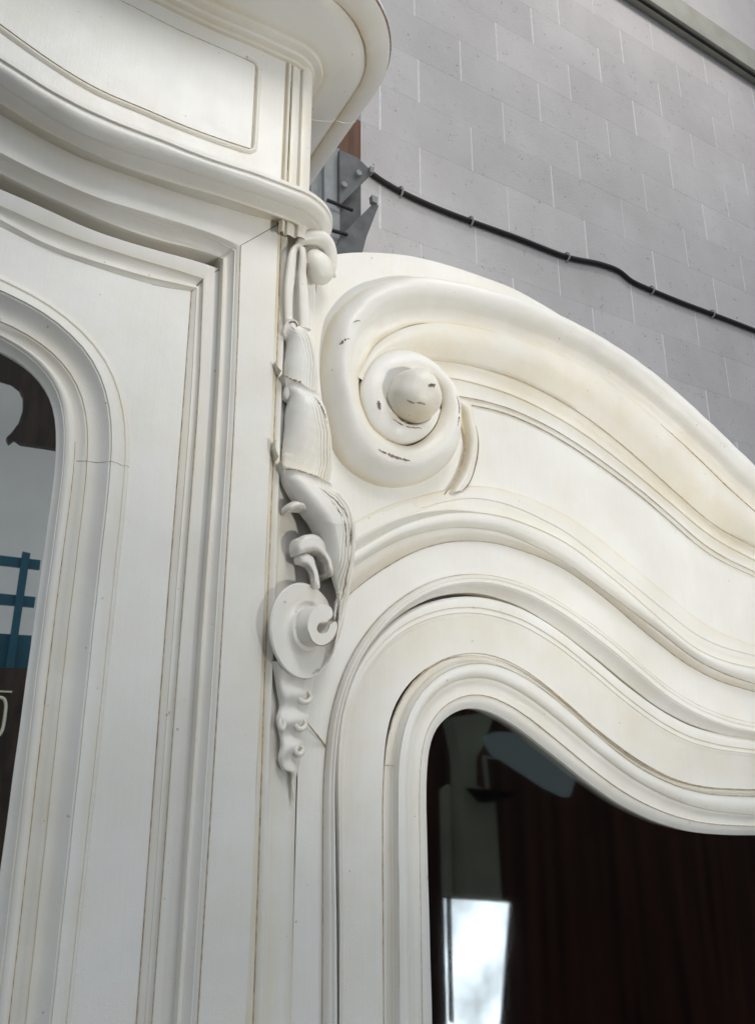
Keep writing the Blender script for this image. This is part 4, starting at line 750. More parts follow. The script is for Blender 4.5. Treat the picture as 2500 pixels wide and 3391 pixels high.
# scroll: one continuous roll from the far right round to the eye
ro_l = right(list(arr(L['roll_out'])[:1]) * 0 or list(ro[::-1])[-2:], .3, 0.35)[2:]
ri_ = arr(L['roll_in'])
ri_l = right(list(ri_[::-1])[-2:], .3, 0.35)[2:]
O_ = np.vstack([arr(ro_l)[::-1], ro]); I_ = np.vstack([arr(ri_l)[::-1], ri_])
def dens(P, per=9):
    Q = np.vstack([2 * P[0] - P[1], P, 2 * P[-1] - P[-2]]); out = []
    for i in range(1, len(Q) - 2):
        for t in np.linspace(0, 1, per, endpoint=False):
            p0, p1, p2, p3 = Q[i - 1:i + 3]
            out.append(0.5 * (2 * p1 + (p2 - p0) * t + (2 * p0 - 5 * p1 + 4 * p2 - p3) * t * t + (3 * p1 - p0 - 3 * p2 + p3) * t ** 3))
    out.append(P[-1]); return np.stack(out)
Od, Id = smooth(dens(O_), 5), smooth(dens(I_), 5)
n = len(Od); nst = len(O_)
u = np.linspace(0, nst - 1, n)
ne = nst - len(ro)
wgt = np.interp(u - ne, [0, 10, 15, 26, 31, 42], [1, 1, .95, .7, .36, .2])
rows = []; gl = []
S = 22
for k in range(S + 1):
    s = k / S
    p = Od + (Id - Od) * s
    # swelling near the outer edge, hollow towards the inner one
    ovolo = math.sin(math.pi * min(1, s / 0.62)) ** 0.75 if s < 0.62 else 0
    hollow = math.sin(math.pi * (s - 0.62) / 0.38) if s > 0.62 else 0
    rnd_ = math.sin(math.pi * s) ** 0.8
    blend = np.interp(u - ne, [0, 12, 18, 42], [0, 0, 1, 1])
    straight = 0.015 * ovolo - 0.006 * hollow
    coil = 0.020 * rnd_
    p[:, 1] -= wgt * ((1 - blend) * straight + blend * coil)
    rows.append(p); gl.append(0.03 + 0.75 * max(0, (s - .8) / .2) ** 1.5 + 0.35 * max(0, (.12 - s) / .12) + (0.12 if 0.6 < s < .9 else 0))
sk = Od.copy(); sk[:, 1] = WY + 0.002
rows = [sk] + rows; gl = [0.1] + gl
V = np.concatenate(rows); F = []
for r in range(len(rows) - 1):
    for i in range(n - 1): F.append((r * n + i, (r + 1) * n + i, (r + 1) * n + i + 1, r * n + i + 1))
mk_obj('scroll_roll', wobble(V, .0006), F, PAINT, ped, np.repeat(gl, n), 50)
bc, be = arr(L['ball'])
rb = np.linalg.norm(be - bc) * 1.0
bm = bmesh.new(); bmesh.ops.create_uvsphere(bm, u_segments=40, v_segments=24, radius=rb)
for v in bm.verts:
    q = 1 + .035 * math.sin(3 * v.co.x / rb + 1) * math.sin(2.6 * v.co.z / rb) + .02 * math.sin(7 * v.co.z / rb + 4 * v.co.x / rb)
    v.co = Vector((bc[0] + v.co.x * q, bc[1] + v.co.y * (1.02 if v.co.y < 0 else .95) * q, bc[2] + v.co.z * q))
me = bpy.data.meshes.new('scroll_eye'); bm.to_mesh(me); bm.free(); me.materials.append(PAINT)
me.polygons.foreach_set('use_smooth', [True] * len(me.polygons))
a = me.attributes.new('glaze', 'FLOAT', 'POINT'); a.data.foreach_set('value', [0.15 + .5 * max(0, -(v.co.z - bc[2]) / rb) ** 2 for v in me.vertices])
eye = bpy.data.objects.new('scroll_eye', me); col.objects.link(eye); eye.parent = ped
slab('scroll_ground', [(p[0], p[2]) for p in L['ground']], WY - .016, WY - .002, PAINT, ped, .2)
# cornice moulding under the roll
rr = lambda k: right(list(arr(L[k])[::-1]), .3, .4)
cn = net(rr('c3'), [rr(k) for k in ('c2', 'c3', 'c4', 'c5')], 200, 3, 6)
c6 = mixl(cn[2], cn[3], 1.35)
loft('cornice_moulding', [cn[0] + [0, .004, .0], cn[0], cn[1], cn[2], cn[3], withy(cn[3], WY - .0035), withy(c6, WY - .003), withy(c6, WY + .001)],
     [('f', 0, 1), ('v', .0100, 12), ('c', .0040, 7), ('c', .001, 4), ('f', 0, 1), ('f', 0, 1), ('f', 0, 1)], PAINT, ped,
     [.2, .22, .32, .25, .06, .3, .05, .2], flip=False, steps={2: .0016, 3: .0018})
tube('crack', cn[0][95:192] + [0, -0.0006, 0], [.0003, .0009, .0008, .001, .0006], GLAZE, ped, 6, dense=False)
tube('glaze_line', withy(cn[3], WY - .0055), [.0007, .0006, .0003, .0002, .0002, .0005], GLAZE, ped, 6, dense=False)
tube('glaze_line', withy(c6, WY - .0006)[:120], [.0008, .0007, .0002], GLAZE, ped, 6, dense=False)
tube('glaze_line', cn[1][40:] + [0, .0003, 0], .0004, GLAZE, ped, 6, dense=False)

# curved fin beside the scroll
fo, fi = resample(L['fin_o'], 50), resample(L['fin_i'], 50)
loft('scroll_fin', [withy(fi, WY + .001), fi, mixl(fi, fo, .15) + [0, .002, 0], mixl(fi, fo, .55) + [0, -.006, 0], fo + [0, -.002, 0], withy(fo, WY + .001)],
     [('f', 0, 1), ('f', 0, 1), ('q', 0, 4), ('q', 0, 4), ('f', 0, 1)], PAINT, ped, [.5, .4, .5, .1, .3, .5], flip=False)
tube('glaze_line', fi[12:] + [0, -.001, 0], [.0004, .0011, .0009, .0006], GLAZE, ped, 6, dense=False)
tube('worn_edge', fo[16:] + [0, -.0021, 0], [.0002, .0007, .001, .0008, .0004], WORN, ped, 6, dense=False)

# lower mouldings of the pediment
wn = net(right(L['w_d']), [right(L[k]) for k in ('w_a', 'w_b', 'w_c', 'w_d', 'w_e', 'w_f')], 220, 2.5, 6)
st = 0
wa, wb, wc, wd, we, wf = wn
# the upper moulding only starts under the fin, so let it sink into the board left of it
fade = np.clip((np.arange(220) - 30) / 16, 0, 1)
wa2 = wa.copy(); wb2 = wb.copy()
wa2[:, 1] = WY + .001 - .0045 * fade; wb2[:, 1] = WY + .0005 - .0105 * fade
wc2 = withy(wc, WY - .007); wc2[:, 1] = WY - .002 - .005 * fade
wc3 = wd.copy(); wc3[:, 1] = wc2[:, 1] - .0005
loft('lower_moulding', [withy(wa, WY + .003), wa2, wb2, wc2, wc3], [('f', 0, 1), ('q', 0, 5), ('v', .001, 3), ('f', 0, 1)], PAINT, ped, [.3, .25, .05, .1, .2], flip=True, steps={1: -.0012, 2: .0012})
loft('lower_roll', [withy(wd, WY + .002), wd, we, withy(wf, WY + .0005)], [('f', 0, 1), ('v', .0035, 8), ('v', .0025, 7)], PAINT, ped, [.1, .0, .12, .35], flip=True, steps={1: .0012, 2: .0020})
tube('glaze_line', we[80:] + [0, -.0001, 0], [.0002, .0003, .0007, .0007, .0004], GLAZE, ped, 6, dense=False)
tube('glaze_line', withy(wf, WY - .0004), [.0005, .0004, .0004, .0006, .0007, .0006], GLAZE, ped, 6, dense=False)

# frame bead round the wing door
gn = net(down(right(L['w_g'])), [down(right(L[k])) for k in ('w_g', 'w_h')], 260, 2.5, 6)
gg, hh = gn
rat = np.interp(np.linspace(0, 1, 260), [0, .45, .58, .72, .86, 1], [.78, .78, .7, .48, .52, .7])
g2 = mixl(gg, hh, rat); g2[:, 1] = WY - .010
gq = mixl(gg, hh, rat * .45); gq[:, 1] = WY - .0085
loft('door_frame_bead', [withy(gg, WY + .001), withy(gg, WY - .0015), gq, g2, hh, withy(hh, WY + .03)],
     [('f', 0, 1), ('q', 0, 4), ('v', .0012, 4), ('c', .001, 4), ('f', 0, 1)], PAINT, ped, [.3, .15, .05, .0, .1, .3], flip=True, steps={2: .0010, 3: .0012})
tube('glaze_line', withy(gg, WY - .0012), [.0007, .0006, .0003, .0004, .0005, .0004], GLAZE, ped, 6, dense=False)

# ---- wing door
dj = net(down(right(L['w_j'])), [down(right(L[k])) for k in ('w_h', 'w_i', 'w_j', 'w_k')], 260, 2.5, 6)
T2 = np.gradient(dj[0][:, [0, 2]], axis=0); T2 /= np.linalg.norm(T2, axis=1)[:, None]
inward = np.stack([T2[:, 1], np.zeros(260), -T2[:, 0]], 1)
h2 = dj[0] + inward * .0016
wd_o = loft('wing_door', [withy(h2, WY + .03), withy(h2, WY + .002), mixl(h2, dj[1], .5) * [1, 0, 1] + [0, WY - .003, 0], dj[1], mixl(dj[1], dj[2], .5) + [0, -.0012, 0], dj[2], dj[3], withy(dj[3], WY + .006)],
            [('f', 0, 1), ('q', 0, 3), ('f', 0, 1), ('f', 0, 2), ('f', 0, 2), ('f', 0, 1), ('f', 0, 1)], PAINT, None, [.4, .1, .02, .12, .1, .22, .1, .35], flip=True, steps={3: .0014, 4: .0010})
kn = net(down(right(L['w_l'])), [down(right(L[k])) for k in ('w_k', 'w_l', 'w_m', 'w_n', 'w_o')], 260, 2.5, 6)
k_, l_, m_, n_, o_ = kn
loft('glass_moulding', [withy(k_, WY + .0005), withy(mixl(k_, l_, .12), WY + .006), withy(mixl(k_, l_, .30), WY + .004), withy(mixl(k_, l_, .75), WY + .0045), l_, m_, n_, o_, withy(o_, WY + .02)],
     [('f', 0, 1), ('v', .001, 2), ('c', .002, 5), ('k', 0, 4), ('v', .0022, 6), ('c', .0022, 6), ('v', .0012, 5), ('f', 0, 1)], PAINT, wd_o,
     [.35, .45, .05, .25, .0, .12, .1, .0, .0], flip=True, steps={3: -.0012, 4: .0014, 5: .0018, 6: .0014})
tube('glaze_line', withy(k_, WY + .0002), [.0012, .001, .0005, .0006, .0008, .0008], GLAZE, wd_o, 6, dense=False)
tube('glaze_line', l_[120:] + [0, .001, 0], [.0002, .0003, .0003, .0007, .0009], GLAZE, wd_o, 6, dense=False)
tube('glaze_line', n_[:] + [0, .0001, 0], [.0005, .0004, .0004, .0005], GLAZE, wd_o, 6, dense=False)
slab('glass_pane', [(.42, ZB), (1.36, ZB), (1.36, 1.80), (.42, 1.80)], WY + .018, WY + .021, GLASS, wd_o)
loft('door_gap', [withy(hh, WY + .029) - inward * .004, withy(hh, WY + .029) + inward * .006], [('f', 0, 1)], GAP, wd_o, flip=True)
tube('moulding_joint', [[k_[95, 0] + .0005, WY + .0035, 1.527], [l_[95, 0] - .001, WY + .002, 1.527]], .0004, GLAZE, wd_o, 6)

# ---- carcass behind the fronts: dark inside of the wing, sides and back
car = box('carcass', (-0.30, 0.46, ZB), (1.40, 0.48, 1.95), DARKWOOD)
for lo, hi in (((.335, .062, ZB), (.35, .455, 1.80)), ((1.385, .062, ZB), (1.40, .455, 1.80)), ((.335, .062, 1.801), (1.40, .455, 1.815)),
               ((-.30, .05, ZB), (-.285, .455, 2.3)), ((.30, .05, ZB), (.312, .455, 2.34)), ((-.30, .05, 2.341), (.312, .455, 2.355))):
    box('carcass_board', lo, hi, RAWWOOD if hi[2] > 1.9 else DARKWOOD, car)
for i in range(9):
    x0 = .352 + i * .1145
    box('back_plank', (x0, .445, ZB), (x0 + .1125, .458, 1.799), DARKWOOD, car, .0015)

# ---- console of scrolling leaves on the canted corner
con = box('leaf_console', (-.004, .004, 1.62), (.050, .030, 2.10), PAINT, None, .004)
con.location = (CORNER[0], CORNER[1], 0.0); con.rotation_euler = (0, 0, math.radians(22))
K = CARVING
FACE = math.radians(-27)      # the leaf carving is turned back to look out from the corner
def pdist(Q, P):
    """distance from points Q (n,2) to an open polyline P"""
    best = np.full(len(Q), 9.0)
    for a, b in zip(P[:-1], P[1:]):
        ab = b - a; t = np.clip(((Q - a) @ ab) / (ab @ ab + 1e-12), 0, 1)
        best = np.minimum(best, np.linalg.norm(Q - a - t[:, None] * ab, axis=1))
    return best
def inside(Q, P):
    r = np.zeros(len(Q), bool); n_ = len(P)
    for k in range(n_):
        (x1, y1), (x2, y2) = P[k], P[(k + 1) % n_]
        c = (y1 > Q[:, 1]) != (y2 > Q[:, 1])
        r ^= c & (Q[:, 0] < (x2 - x1) * (Q[:, 1] - y1) / (y2 - y1 + 1e-12) + x1)
    return r
def c2d(P, per=8):
    P = arr(P); return catmull(np.stack([P[:, 0], np.zeros(len(P)), P[:, 1]], 1), per)[:, [0, 2]]
def carved(name, key, h_rim, h_end, lip=.0028, veins=0.0, lam=.0042, vband=(.004, .03), wR=.006, wL=.010, floor_=-.004, gl=.06, step=.0006, dish=0.0, seed=1, power=1.9, tip=0.0):
    """carved leaf: outline cut in the plane of the canted corner, surface raised above it"""
    rim, rgt, bot, lft = [arr(e) for e in K[key]]
    R1 = c2d(rim); R2 = c2d(np.vstack([rim[-1:], rgt, bot[:1]])); R3 = c2d(np.vstack([bot, lft[:1]])); R4 = c2d(np.vstack([lft, rim[:1]]))
    poly_ = np.vstack([R1, R2[1:], R3[1:], R4[1:]])
    lo = poly_.min(0) - step * 2; hi = poly_.max(0) + step * 2
    nx, nz = int((hi[0] - lo[0]) / step) + 1, int((hi[1] - lo[1]) / step) + 1
    X, Z = np.meshgrid(lo[0] + np.arange(nx) * step, lo[1] + np.arange(nz) * step)
    Q = np.stack([X.ravel(), Z.ravel()], 1)
    ins = inside(Q, poly_)
    dr, dR, dL = pdist(Q, R1), pdist(Q, R2), np.minimum(pdist(Q, R3) + .002, pdist(Q, R4))
    t = dr / (dr[ins].max() + 1e-9)
    H = np.where(t < .22, h_rim * (.66 + .34 * np.sin(np.clip(t / .22, 0, 1) * np.pi / 2)), h_rim + (h_end - h_rim) * np.clip((t - .22) / .78, 0, 1) ** power)
    rr_ = lambda d, w: np.sqrt(np.clip(1 - (1 - np.clip(d / w, 0, 1)) ** 2, 0, 1))
    h = H * (.30 + .70 * rr_(dR, wR)) * (.18 + .82 * np.maximum(rr_(dL, wL), tip * np.exp(-(dr / .0085) ** 2)))
    h += lip * np.exp(-(dr / .0022) ** 2) - .6 * lip * np.exp(-((dr - .0065) / .0035) ** 2)
    h -= dish * np.sin(np.pi * np.clip(dR / (dR + dL + 1e-6), 0, 1)) ** 2
    glz = np.full(len(Q), gl)
    rs = np.random.RandomState(seed)
    if veins:
        ph = dR + .0006 * np.sin(Q[:, 1] * 90 + seed) + .0004 * np.sin(Q[:, 1] * 230)
        win = np.clip((dR - vband[0]) / .003, 0, 1) * np.clip((vband[1] - dR) / .012, 0, 1) * np.clip((dr - .003) / .006, 0, 1) * np.clip(dL / .004, 0, 1)
        cv = np.cos(2 * np.pi * ph / lam)
        h += veins * win * (np.abs(cv) ** .7 * np.sign(cv))
        glz += .8 * win * np.clip(-cv - .72, 0, 1) / .28
    glz += .25 * np.exp(-(dr / .0012) ** 2)
    h += .00008 * np.sin(Q[:, 0] * 410 + Q[:, 1] * 130) * np.sin(Q[:, 1] * 370 - Q[:, 0] * 210)
    h = np.where(ins, h, np.where(dR < np.minimum(dr, dL), -.030, -.002))
    V = np.stack([Q[:, 0], -h, Q[:, 1]], 1)
    # pull rim vertices that fall just outside the outline on to it, so the cut edge stays clean
    I = ins.reshape(nz, nx); cell = I[:-1, :-1] | I[1:, :-1] | I[:-1, 1:] | I[1:, 1:]
    jj, ii = np.where(cell)
    idx = -np.ones(nx * nz, int); F = []
    use = np.unique(np.concatenate([jj * nx + ii, jj * nx + ii + 1, (jj + 1) * nx + ii, (jj + 1) * nx + ii + 1]))
    idx[use] = np.arange(len(use))
    for a_, b_ in zip(jj, ii):
        F.append((idx[a_ * nx + b_], idx[a_ * nx + b_ + 1], idx[(a_ + 1) * nx + b_ + 1], idx[(a_ + 1) * nx + b_]))
    o_ = mk_obj(name, V[use], F, PAINT, con, glz[use], 75)
    o_.rotation_euler = (0, 0, FACE)
    return o_
leaves = [carved('acanthus_leaf', 'relief_leaf1', .017, .002, tip=.55, veins=.00055, lam=.0034, vband=(.002, .019), lip=.0022, wL=.016, seed=1),
          carved('acanthus_leaf', 'relief_leaf2', .022, .001, tip=.75, veins=.0006, lam=.0036, vband=(.002, .021), lip=.0026, wL=.020, seed=2),
          carved('acanthus_leaf', 'relief_leaf3', .028, -.020, tip=.7, power=.9, veins=.0007, lam=.0036, vband=(.002, .023), lip=.0026, wL=.014, wR=.008, seed=3)]
leaves += [carved('leaf_curl', 'relief_curl_a', .017, .014, lip=.0010, wL=.006, wR=.012, dish=.001, seed=4),
           carved('leaf_curl', 'relief_curl_b', .017, .012, lip=.0012, wL=.007, wR=.012, dish=.001, seed=5),
           carved('leaf_curl', 'relief_curl_c', .012, .008, lip=.0008, wL=.006, wR=.010, dish=.001, seed=6)]

# volute: dished disc with a raised hooked core
cxv, cyv, czv = K['volute'][0]
def lathe_y(name, prof, c, mat, parent, seg=64, glz=0.05, sx=1.0):
    V = []; F = []
    for r, h in prof:
        for k in range(seg):
            a = 2 * math.pi * k / seg
            V.append((c[0] + sx * r * math.cos(a), -h, c[2] + r * math.sin(a)))
    for j in range(len(prof) - 1):
        for k in range(seg):
            F.append((j * seg + k, j * seg + (k + 1) % seg, (j + 1) * seg + (k + 1) % seg, (j + 1) * seg + k))
    return mk_obj(name, V, F, mat, parent, [glz] * len(V), 35)
RV = .0480
vol = lathe_y('volute_disc', [(RV - .022, -.012), (RV - .010, .004), (RV - .002, .0105), (RV, .0140), (RV - .0012, .0156), (.036, .0146), (.030, .0128), (.0265, .0120), (.0235, .0128), (.0215, .0150), (.0205, .018), (.0001, .018)],
              (cxv, cyv, czv), PAINT, con)
hk = [(p[0], p[2]) for p in K['hook']]
bm = bmesh.new()
hs = catmull([[p[0], 0, p[1]] for p in hk + hk[:1]], 5)[:-1]
vs = [bm.verts.new((p[0], -.034, p[2])) for p in hs]
f = bm.faces.new(vs); r = bmesh.ops.extrude_face_region(bm, geom=[f])
hc = np.mean(hs, axis=0)
for e in r['geom']:
    if isinstance(e, bmesh.types.BMVert): e.co.y = -.008; e.co.x += .0010
bmesh.ops.triangulate(bm, faces=[q for q in bm.faces if len(q.verts) > 4]); bmesh.ops.recalc_face_normals(bm, faces=bm.faces)
me = bpy.data.meshes.new('volute_core'); bm.to_mesh(me); bm.free(); me.materials.append(PAINT)
a = me.attributes.new('glaze', 'FLOAT', 'POINT'); a.data.foreach_set('value', [0.1] * len(me.vertices))
hko = bpy.data.objects.new('volute_core', me); col.objects.link(hko); hko.parent = con
bv = hko.modifiers.new('bevel', 'BEVEL'); bv.width = .0012; bv.segments = 2; bv.limit_method = 'ANGLE'
tube('worn_edge', [(p[0], -.0342, p[2]) for p in hs[48:100]], [.0002, .0005, .0004, .0006, .0002], WORN, con, 6, dense=False)

# bud and stem at the head of the console
bx_, by_, bz_ = K["bulb"][0]
bm = bmesh.new(); bmesh.ops.create_uvsphere(bm, u_segments=32, v_segments=24, radius=1)
for v in bm.verts:
    x, y, z = v.co
    sx = .0205 * (1 + .15 * z) ; zz = z * .0205
    v.co = Vector((bx_ + x * sx + .002 * z, by_ + .004 + y * .0145 * (1 - .1 * z), bz_ + zz - .0025 * x))
me = bpy.data.meshes.new('bud'); bm.to_mesh(me); bm.free(); me.materials.append(PAINT)
me.polygons.foreach_set('use_smooth', [True] * len(me.polygons))
a = me.attributes.new('glaze', 'FLOAT', 'POINT'); a.data.foreach_set('value', [0.15 + .8 * max(0, min(1, (v.co.x - bx_) / .012)) * max(0, 1 - abs(v.co.z - bz_ - .004) / .012) for v in me.vertices])
bud = bpy.data.objects.new('bud', me); col.objects.link(bud); bud.parent = con
tube('bud_hood', K['hood'], [.004, .0070, .0090, .0100, .0100, .0090, .0074, .0056, .002], PAINT, con, 16, glaze=.12)
tube('stem_rib', K['rib_a'], [.003, .0060, .0066, .0060, .0055], PAINT, con, 14, glaze=.15, flat=.6)
tube('stem_rib', K['rib_b'], [.004, .0066, .0072, .0080, .0085], PAINT, con, 14, glaze=.1, flat=.6)
tube('glaze_line', [K['rib_b'][1] and [K['rib_b'][1][0] + .0062, -.018, K['rib_b'][1][2] - .005], [K['rib_b'][2][0] + .006, -.012, K['rib_b'][2][2] - .01]], [.0004, .0012, .0003], WORN, con, 6)

# hanging drop under the volute
G = [arr(r) for r in K['drop']]
cols_ = np.stack([resample(r, 18) for r in G]); D = np.stack([resample(cols_[:, i], 60) for i in range(18)], 1)
vv = np.linspace(0, 1, 60)
D[:, :, 1] -= (0.0022 * np.sin(vv * 34) * np.clip((1 - vv) * 3, 0, 1))[:, None] * np.sin(np.linspace(0, np.pi, 18))[None, :]
F = [(r * 18 + i, r * 18 + i + 1, (r + 1) * 18 + i + 1, (r + 1) * 18 + i) for r in range(59) for i in range(17)]
mk_obj('carved_drop', D.reshape(-1, 3), F, PAINT, con, [.12] * (60 * 18), 70)
for i in range(4):
    c, ex, ez = arr(K['bean%d' % i]); rx, rz = abs(ex[0] - c[0]), abs(ez[2] - c[2])
    ang = np.linspace(0.3, 2 * math.pi - .9, 26)
    tube('drop_ring', [[c[0] + rx * math.cos(t + 1.9), c[1] - .0012, c[2] + rz * math.sin(t + 1.9)] for t in ang], [.0012, .0026, .0028, .0026, .0012], PAINT, con, 10, dense=False, glaze=.2)
    tube('glaze_line', [[c[0] + rx * .8 * math.cos(t), c[1] - .0012, c[2] + rz * .8 * math.sin(t)] for t in np.linspace(1.6, 3.4, 9)], [.0003, .0006, .0003], WORN, con, 6, dense=False)
tube('scratch', K['scratch'], [.0005, .0010, .0010, .0013], GLAZE, con, 6)
for k, rads in (('a', [.0006, .0020, .0022, .0006]), ('b', [.0005, .0014, .0016, .0004]), ('c', [.0003, .0009, .0007, .0002]), ('d', [.0004, .0006, .0006, .0003]), ('e', [.0002, .0007, .0009, .0009, .0007, .0002]), ('f', [.0002, .0006, .0005, .0002])):
    w = stick(K['wear_' + k], leaves, 40)
    if len(w) > 3:
        n0 = set(con.children)
        chips('worn_edge', w, rads, con)
        for c_ in set(con.children) - n0: c_.rotation_euler = (0, 0, FACE)

# worn-through spots on the scroll
rollo = bpy.data.objects['scroll_roll']
for k, rads in (('w1', [.0015, .0030, .0012]), ('w2', [.0006, .0015, .0012, .0018, .0006]), ('w3', [.0008, .0028, .0022, .0006]), ('w4', [.0003, .0010, .0008, .0010, .0004]),
                ('w5', [.0004, .0014, .0018, .0018, .0006]), ('w6', [.0003, .0009, .0010, .0003]), ('w7', [.0003, .0010, .0003]), ('w8', [.0006, .0024, .0016, .0004]), ('w9', [.0002, .0004, .0003, .0004, .0002])):
    w = stick(L[k], [rollo, eye], 30)
    if len(w) > 3: chips('worn_spot', w, rads, ped)
gm = [o for o in door.children if o.name.startswith('glass_moulding')][0]
tube('moulding_joint', stick([[.1515, 0, 1.8085], [.125, 0, 1.8055], [.093, 0, 1.806]], [gm], 40, .0), .00035, GLAZE, door, 6, dense=False)

# ---- gather every part under the armoire
for o in (door, sur, pil, fri, arc_o, cor, ped, wd_o, car, con):
    o.parent = arm
    o.matrix_parent_inverse = INV

# ================================================================== behind the armoire: block wall, cable, steelwork
A_ = AROUND
wall = slab('block_wall', [(1.140, 2.0), (4.6, 2.0), (4.6, 5.60), (1.140, 5.60)], 1.4007, 1.60, MORTAR)
tag(wall, 'grey painted concrete block wall rising behind the armoire', 'wall')
S_ = 0.7241
phases = {0: 2.31, 1: 1.944, 2: 2.254, 3: 2.545, 4: 2.86, 5: 3.74 - .62 * 2, 6: 2.86}
rng = random.Random(4)
meshes = {}
def block(x0, x1, z0, z1):
    key = round(x1 - x0, 4)
    if key not in meshes:
        bm = bmesh.new(); bmesh.ops.create_cube(bm, size=1)
        for v in bm.verts: v.co = Vector((v.co.x * (x1 - x0), v.co.y * 0.10, v.co.z * (z1 - z0)))
        bmesh.ops.bevel(bm, geom=[e for e in bm.edges], offset=0.0003, segments=1, affect='EDGES')
        me = bpy.data.meshes.new('block'); bm.to_mesh(me); bm.free(); me.materials.append(BLOCK); meshes[key] = me
    o = bpy.data.objects.new('block', meshes[key]); col.objects.link(o); o.parent = wall
    o.location = ((x0 + x1) / 2, 1.4 + .05 + rng.uniform(-.0002, .0002), (z0 + z1) / 2)
for k in range(-5, 8):
    z0 = 1.55 + (4.72 + .313 * k - 1.55) * S_; z1 = z0 + .2266
    if z1 > 5.58: continue
    ph = phases[k] if k in phases else phases[k % 2]
    x = (ph - .62 * 5) * S_
    while x < 4.55:
        a, b = max(x, 1.139), min(x + .449, 4.6)
        if b - a > .03: block(a + rng.choice((.002, .0042, .0055, .007)), b - rng.uniform(.002, .005), z0 + .0002, z1 - .0002)
        x += .449

beam = box('concrete_beam', (2.2, 1.33, 5.455), (5.2, 1.40, 5.63), CONC, None, .004)
tag(beam, 'olive grey concrete ledge along the top of the block wall', 'beam')
trunk = tube('black_conduit', [[2.2, 1.355, 5.449], [3.6, 1.355, 5.446], [5.2, 1.355, 5.449]], .006, CABLEM, None, 8)
tag(trunk, 'thin black conduit tucked under the concrete ledge', 'conduit')
upper = slab('upper_wall_panel', [(1.14, 5.62), (5.2, 5.62), (5.2, 7.0), (1.14, 7.0)], 1.42, 1.6, BLOCK)
tag(upper, 'plain pale grey wall above the concrete ledge', 'wall')

y, pts = A_['cable']
cpts = [[p[0], y, p[1]] for p in pts]
cab = tube('wall_cable', cpts, .0112, CABLEM, None, 10, n=160)
tag(cab, 'black cable clipped across the block wall, sagging at its right', 'cable')
for i in (2, 4, 6, 10, 12):
    p = cpts[i]
    c = tube('cable_clip', [[p[0] - .004, 1.398, p[2] + .02], [p[0] - .002, 1.378, p[2] + .015], [p[0], 1.370, p[2]], [p[0] + .002, 1.378, p[2] - .014], [p[0] + .004, 1.398, p[2] - .018]], .0042, CLIPM, None, 8)
    c.parent = cab

def flat(name, key, t, mat, parent=None):
    y, p = A_[key]
    return slab(name, p, y, y + t, mat, parent)
st_ = flat('steel_bracket', 'strip', .04, STEELP)
tag(st_, 'grey steel post with triangular gusset plates between armoire and wall', 'steel post')
flat('web_plate', 'web', .012, STEELP, st_); flat('back_plate', 'plate', .015, STEEL, st_)
flat('gusset_plate', 'gus1', .014, STEEL, st_); flat('gusset_plate', 'gus2', .014, STEEL, st_)
for bx2, bz2, k2 in ((1.02, 3.40, 0), (0.965, 3.33, 0)):
    bm = bmesh.new(); bmesh.ops.create_cone(bm, cap_ends=True, segments=6, radius1=.012, radius2=.011, depth=.012, matrix=Matrix.Translation((bx2, 1.196, bz2)) @ Matrix.Rotation(math.pi / 2, 4, 'X'))
    me = bpy.data.meshes.new('bolt'); bm.to_mesh(me); bm.free(); me.materials.append(STEELP)
    bo = bpy.data.objects.new('bolt', me); col.objects.link(bo); bo.parent = st_
flat('lug', 'lug1', .02, STEELP, st_); flat('lug', 'lug2', .02, STEELP, st_)
for k in ('rod1', 'rod2'):
    y, p = A_[k]; tube('rod', [[q[0], y, q[1]] for q in p], .006, CABLEM, st_, 8)
flat('red_plug', 'rednut', .03, plain('rust_red_plug', (.12, .03, .02), .6), st_)
tm = flat('timber_post', 'timber', .05, RUST)
tag(tm, 'reddish brown timber end beside the steel post under the cornice', 'timber')
dk = slab('shadowed_recess', [(.5, 2.0), (1.9, 2.0), (1.9, 6.0), (.5, 6.0)], 1.75, 1.8, plain('shade_coloured_wall', (.055, .055, .058), .9, noise=(6, 6, 6)))  # shade behind the steel post is put into this panel's dark colour
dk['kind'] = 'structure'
fl_ = box('floor', (-60, -60, -1.35), (60, 60, -1.25), plain('dark_workshop_floor', (.11, .105, .10), .8, noise=(2, 2, 2)))  # unseen; made wide and dark to cut light from below
fl_['kind'] = 'structure'

# ================================================================== across the room: what the glass and the mirror show
SKY = emit('daylight_sky', (0.80, 0.93, 1.0), 9.0)
nt = SKY.node_tree; em = [n for n in nt.nodes if n.type == 'EMISSION'][0]
cn_ = nt.nodes.new('ShaderNodeTexNoise'); cn_.inputs['Scale'].default_value = 4.5; cn_.inputs['Detail'].default_value = 4
gp_ = nt.nodes.new('ShaderNodeNewGeometry'); rm_ = nt.nodes.new('ShaderNodeMapRange')
rm_.inputs['From Min'].default_value = .35; rm_.inputs['From Max'].default_value = .65; rm_.inputs['To Min'].default_value = 6.5; rm_.inputs['To Max'].default_value = 19
nt.links.new(gp_.outputs['Position'], cn_.inputs['Vector']); nt.links.new(cn_.outputs['Fac'], rm_.inputs['Value']); nt.links.new(rm_.outputs['Result'], em.inputs['Strength'])
y, p = A_['opening']
op = slab('daylight_opening_pane', p, y, y - .01, SKY)
tag(op, 'tall bright doorway reflected low in the wing door glass', 'doorway')
def far(name, key, t, mat, label=None, cat=None, parent=None):
    y, p = A_[key]
    o = slab(name, p, y, y - t, mat, parent)
    if label: tag(o, label, cat)
    return o
far('glazing_bar', 'bar', .03, GAP, parent=op)
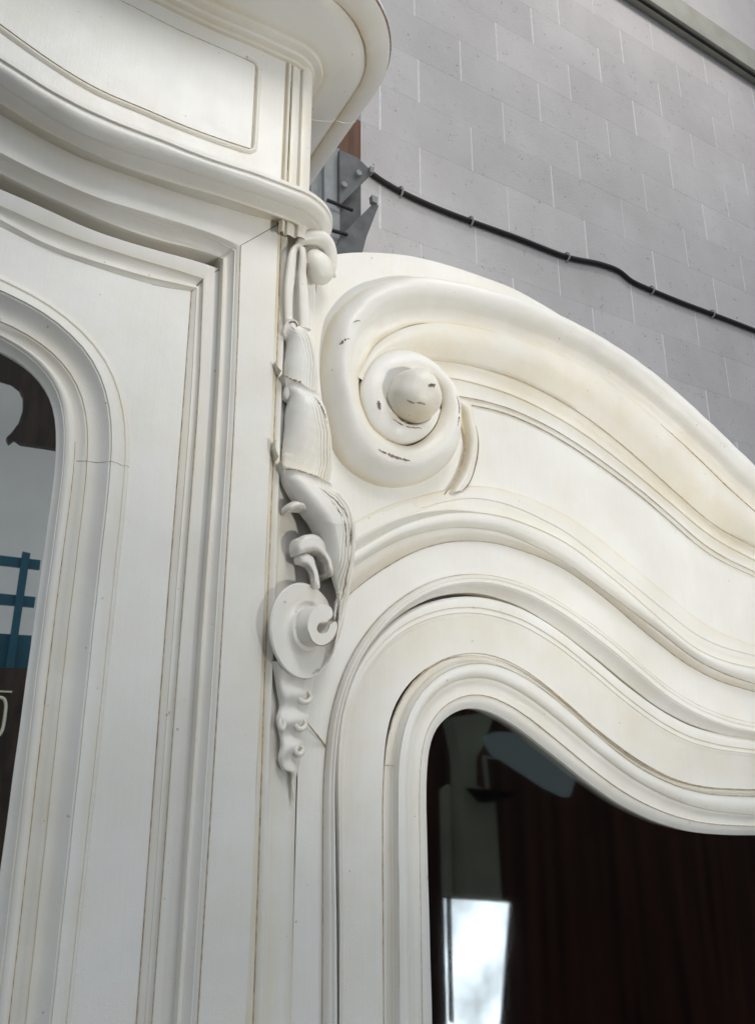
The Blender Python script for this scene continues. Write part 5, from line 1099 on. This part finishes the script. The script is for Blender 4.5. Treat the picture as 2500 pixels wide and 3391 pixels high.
CREAMF = plain('cream_column_paint', (.80, .82, .62), .6, noise=(4, 4, 4), var=.1)
cl = far('cream_column', 'column', .15, CREAMF, 'dim cream column with flared head reflected in the wing glass', 'column')
far('slim_post', 'sidepost', .06, CREAMF, 'slim pale post beside the reflected cream column', 'post')
sk = far('skylight_panel', 'skylight', .02, emit('skylight_blue', (.60, .80, .86), .62), 'slanting blue grey skylight reflected at the top of the wing glass', 'skylight')
far('dark_shelf', 'shelf', .2, GAP, 'small dark shelf reflected beside the cream column', 'shelf')
far('empty_frame', 'frame', .02, CREAMF, 'thin pale empty frame standing on the reflected dark shelf', 'frame')
DW = plain('dark_brown_blocker', (.17, .070, .042), .55, noise=(9, 9, .5), var=.65)
far('dark_blocker', 'cabinet', .1, DW, 'added dark brown partition filling the reflection in wing glass', 'blocker')  # added panel that keeps the bare background out of the glass
far('pale_far_wall', 'mwall', .1, plain('pale_far_wall_paint', (.88, .88, .84), .8, noise=(3, 3, 3), var=.06), 'pale grey wall reflected in the mirror of the left door', 'wall')
BR = plain('dark_brown_carved_wood', (.030, .016, .009), .5, noise=(30, 30, 6), var=.6)
far('carved_crest', 'crest', .05, BR, 'dark brown carved crest with open hole reflected in the mirror', 'carving')
BL = plain('blue_painted_metal', (.012, .10, .15), .5)
gt = far('blue_lattice', 'lat_v', .03, BL, 'blue metal lattice reflected low in the left mirror', 'lattice')
for k in ('lat_h1', 'lat_h2', 'lat_b'): far('lattice_bar', k, .02, BL, parent=gt)
cb = far('dark_cabinet', 'brown', .3, BR, 'near black brown cabinet with pale ring pull at the mirror foot', 'cabinet')
far('pale_strip', 'wline', .01, CREAMF, parent=cb)
y, p = A_['ring']
cx_, cz_ = p[0]; rx_, rz_ = p[1][0] - cx_, p[2][1] - cz_
tube('ring_pull', [[cx_ + rx_ * math.copysign(abs(math.cos(t)) ** .6, math.cos(t)), y + .01, cz_ + rz_ * math.copysign(abs(math.sin(t)) ** .6, math.sin(t))] for t in np.linspace(0, 2 * math.pi, 33)], .007, CREAMF, cb, 8, dense=False)
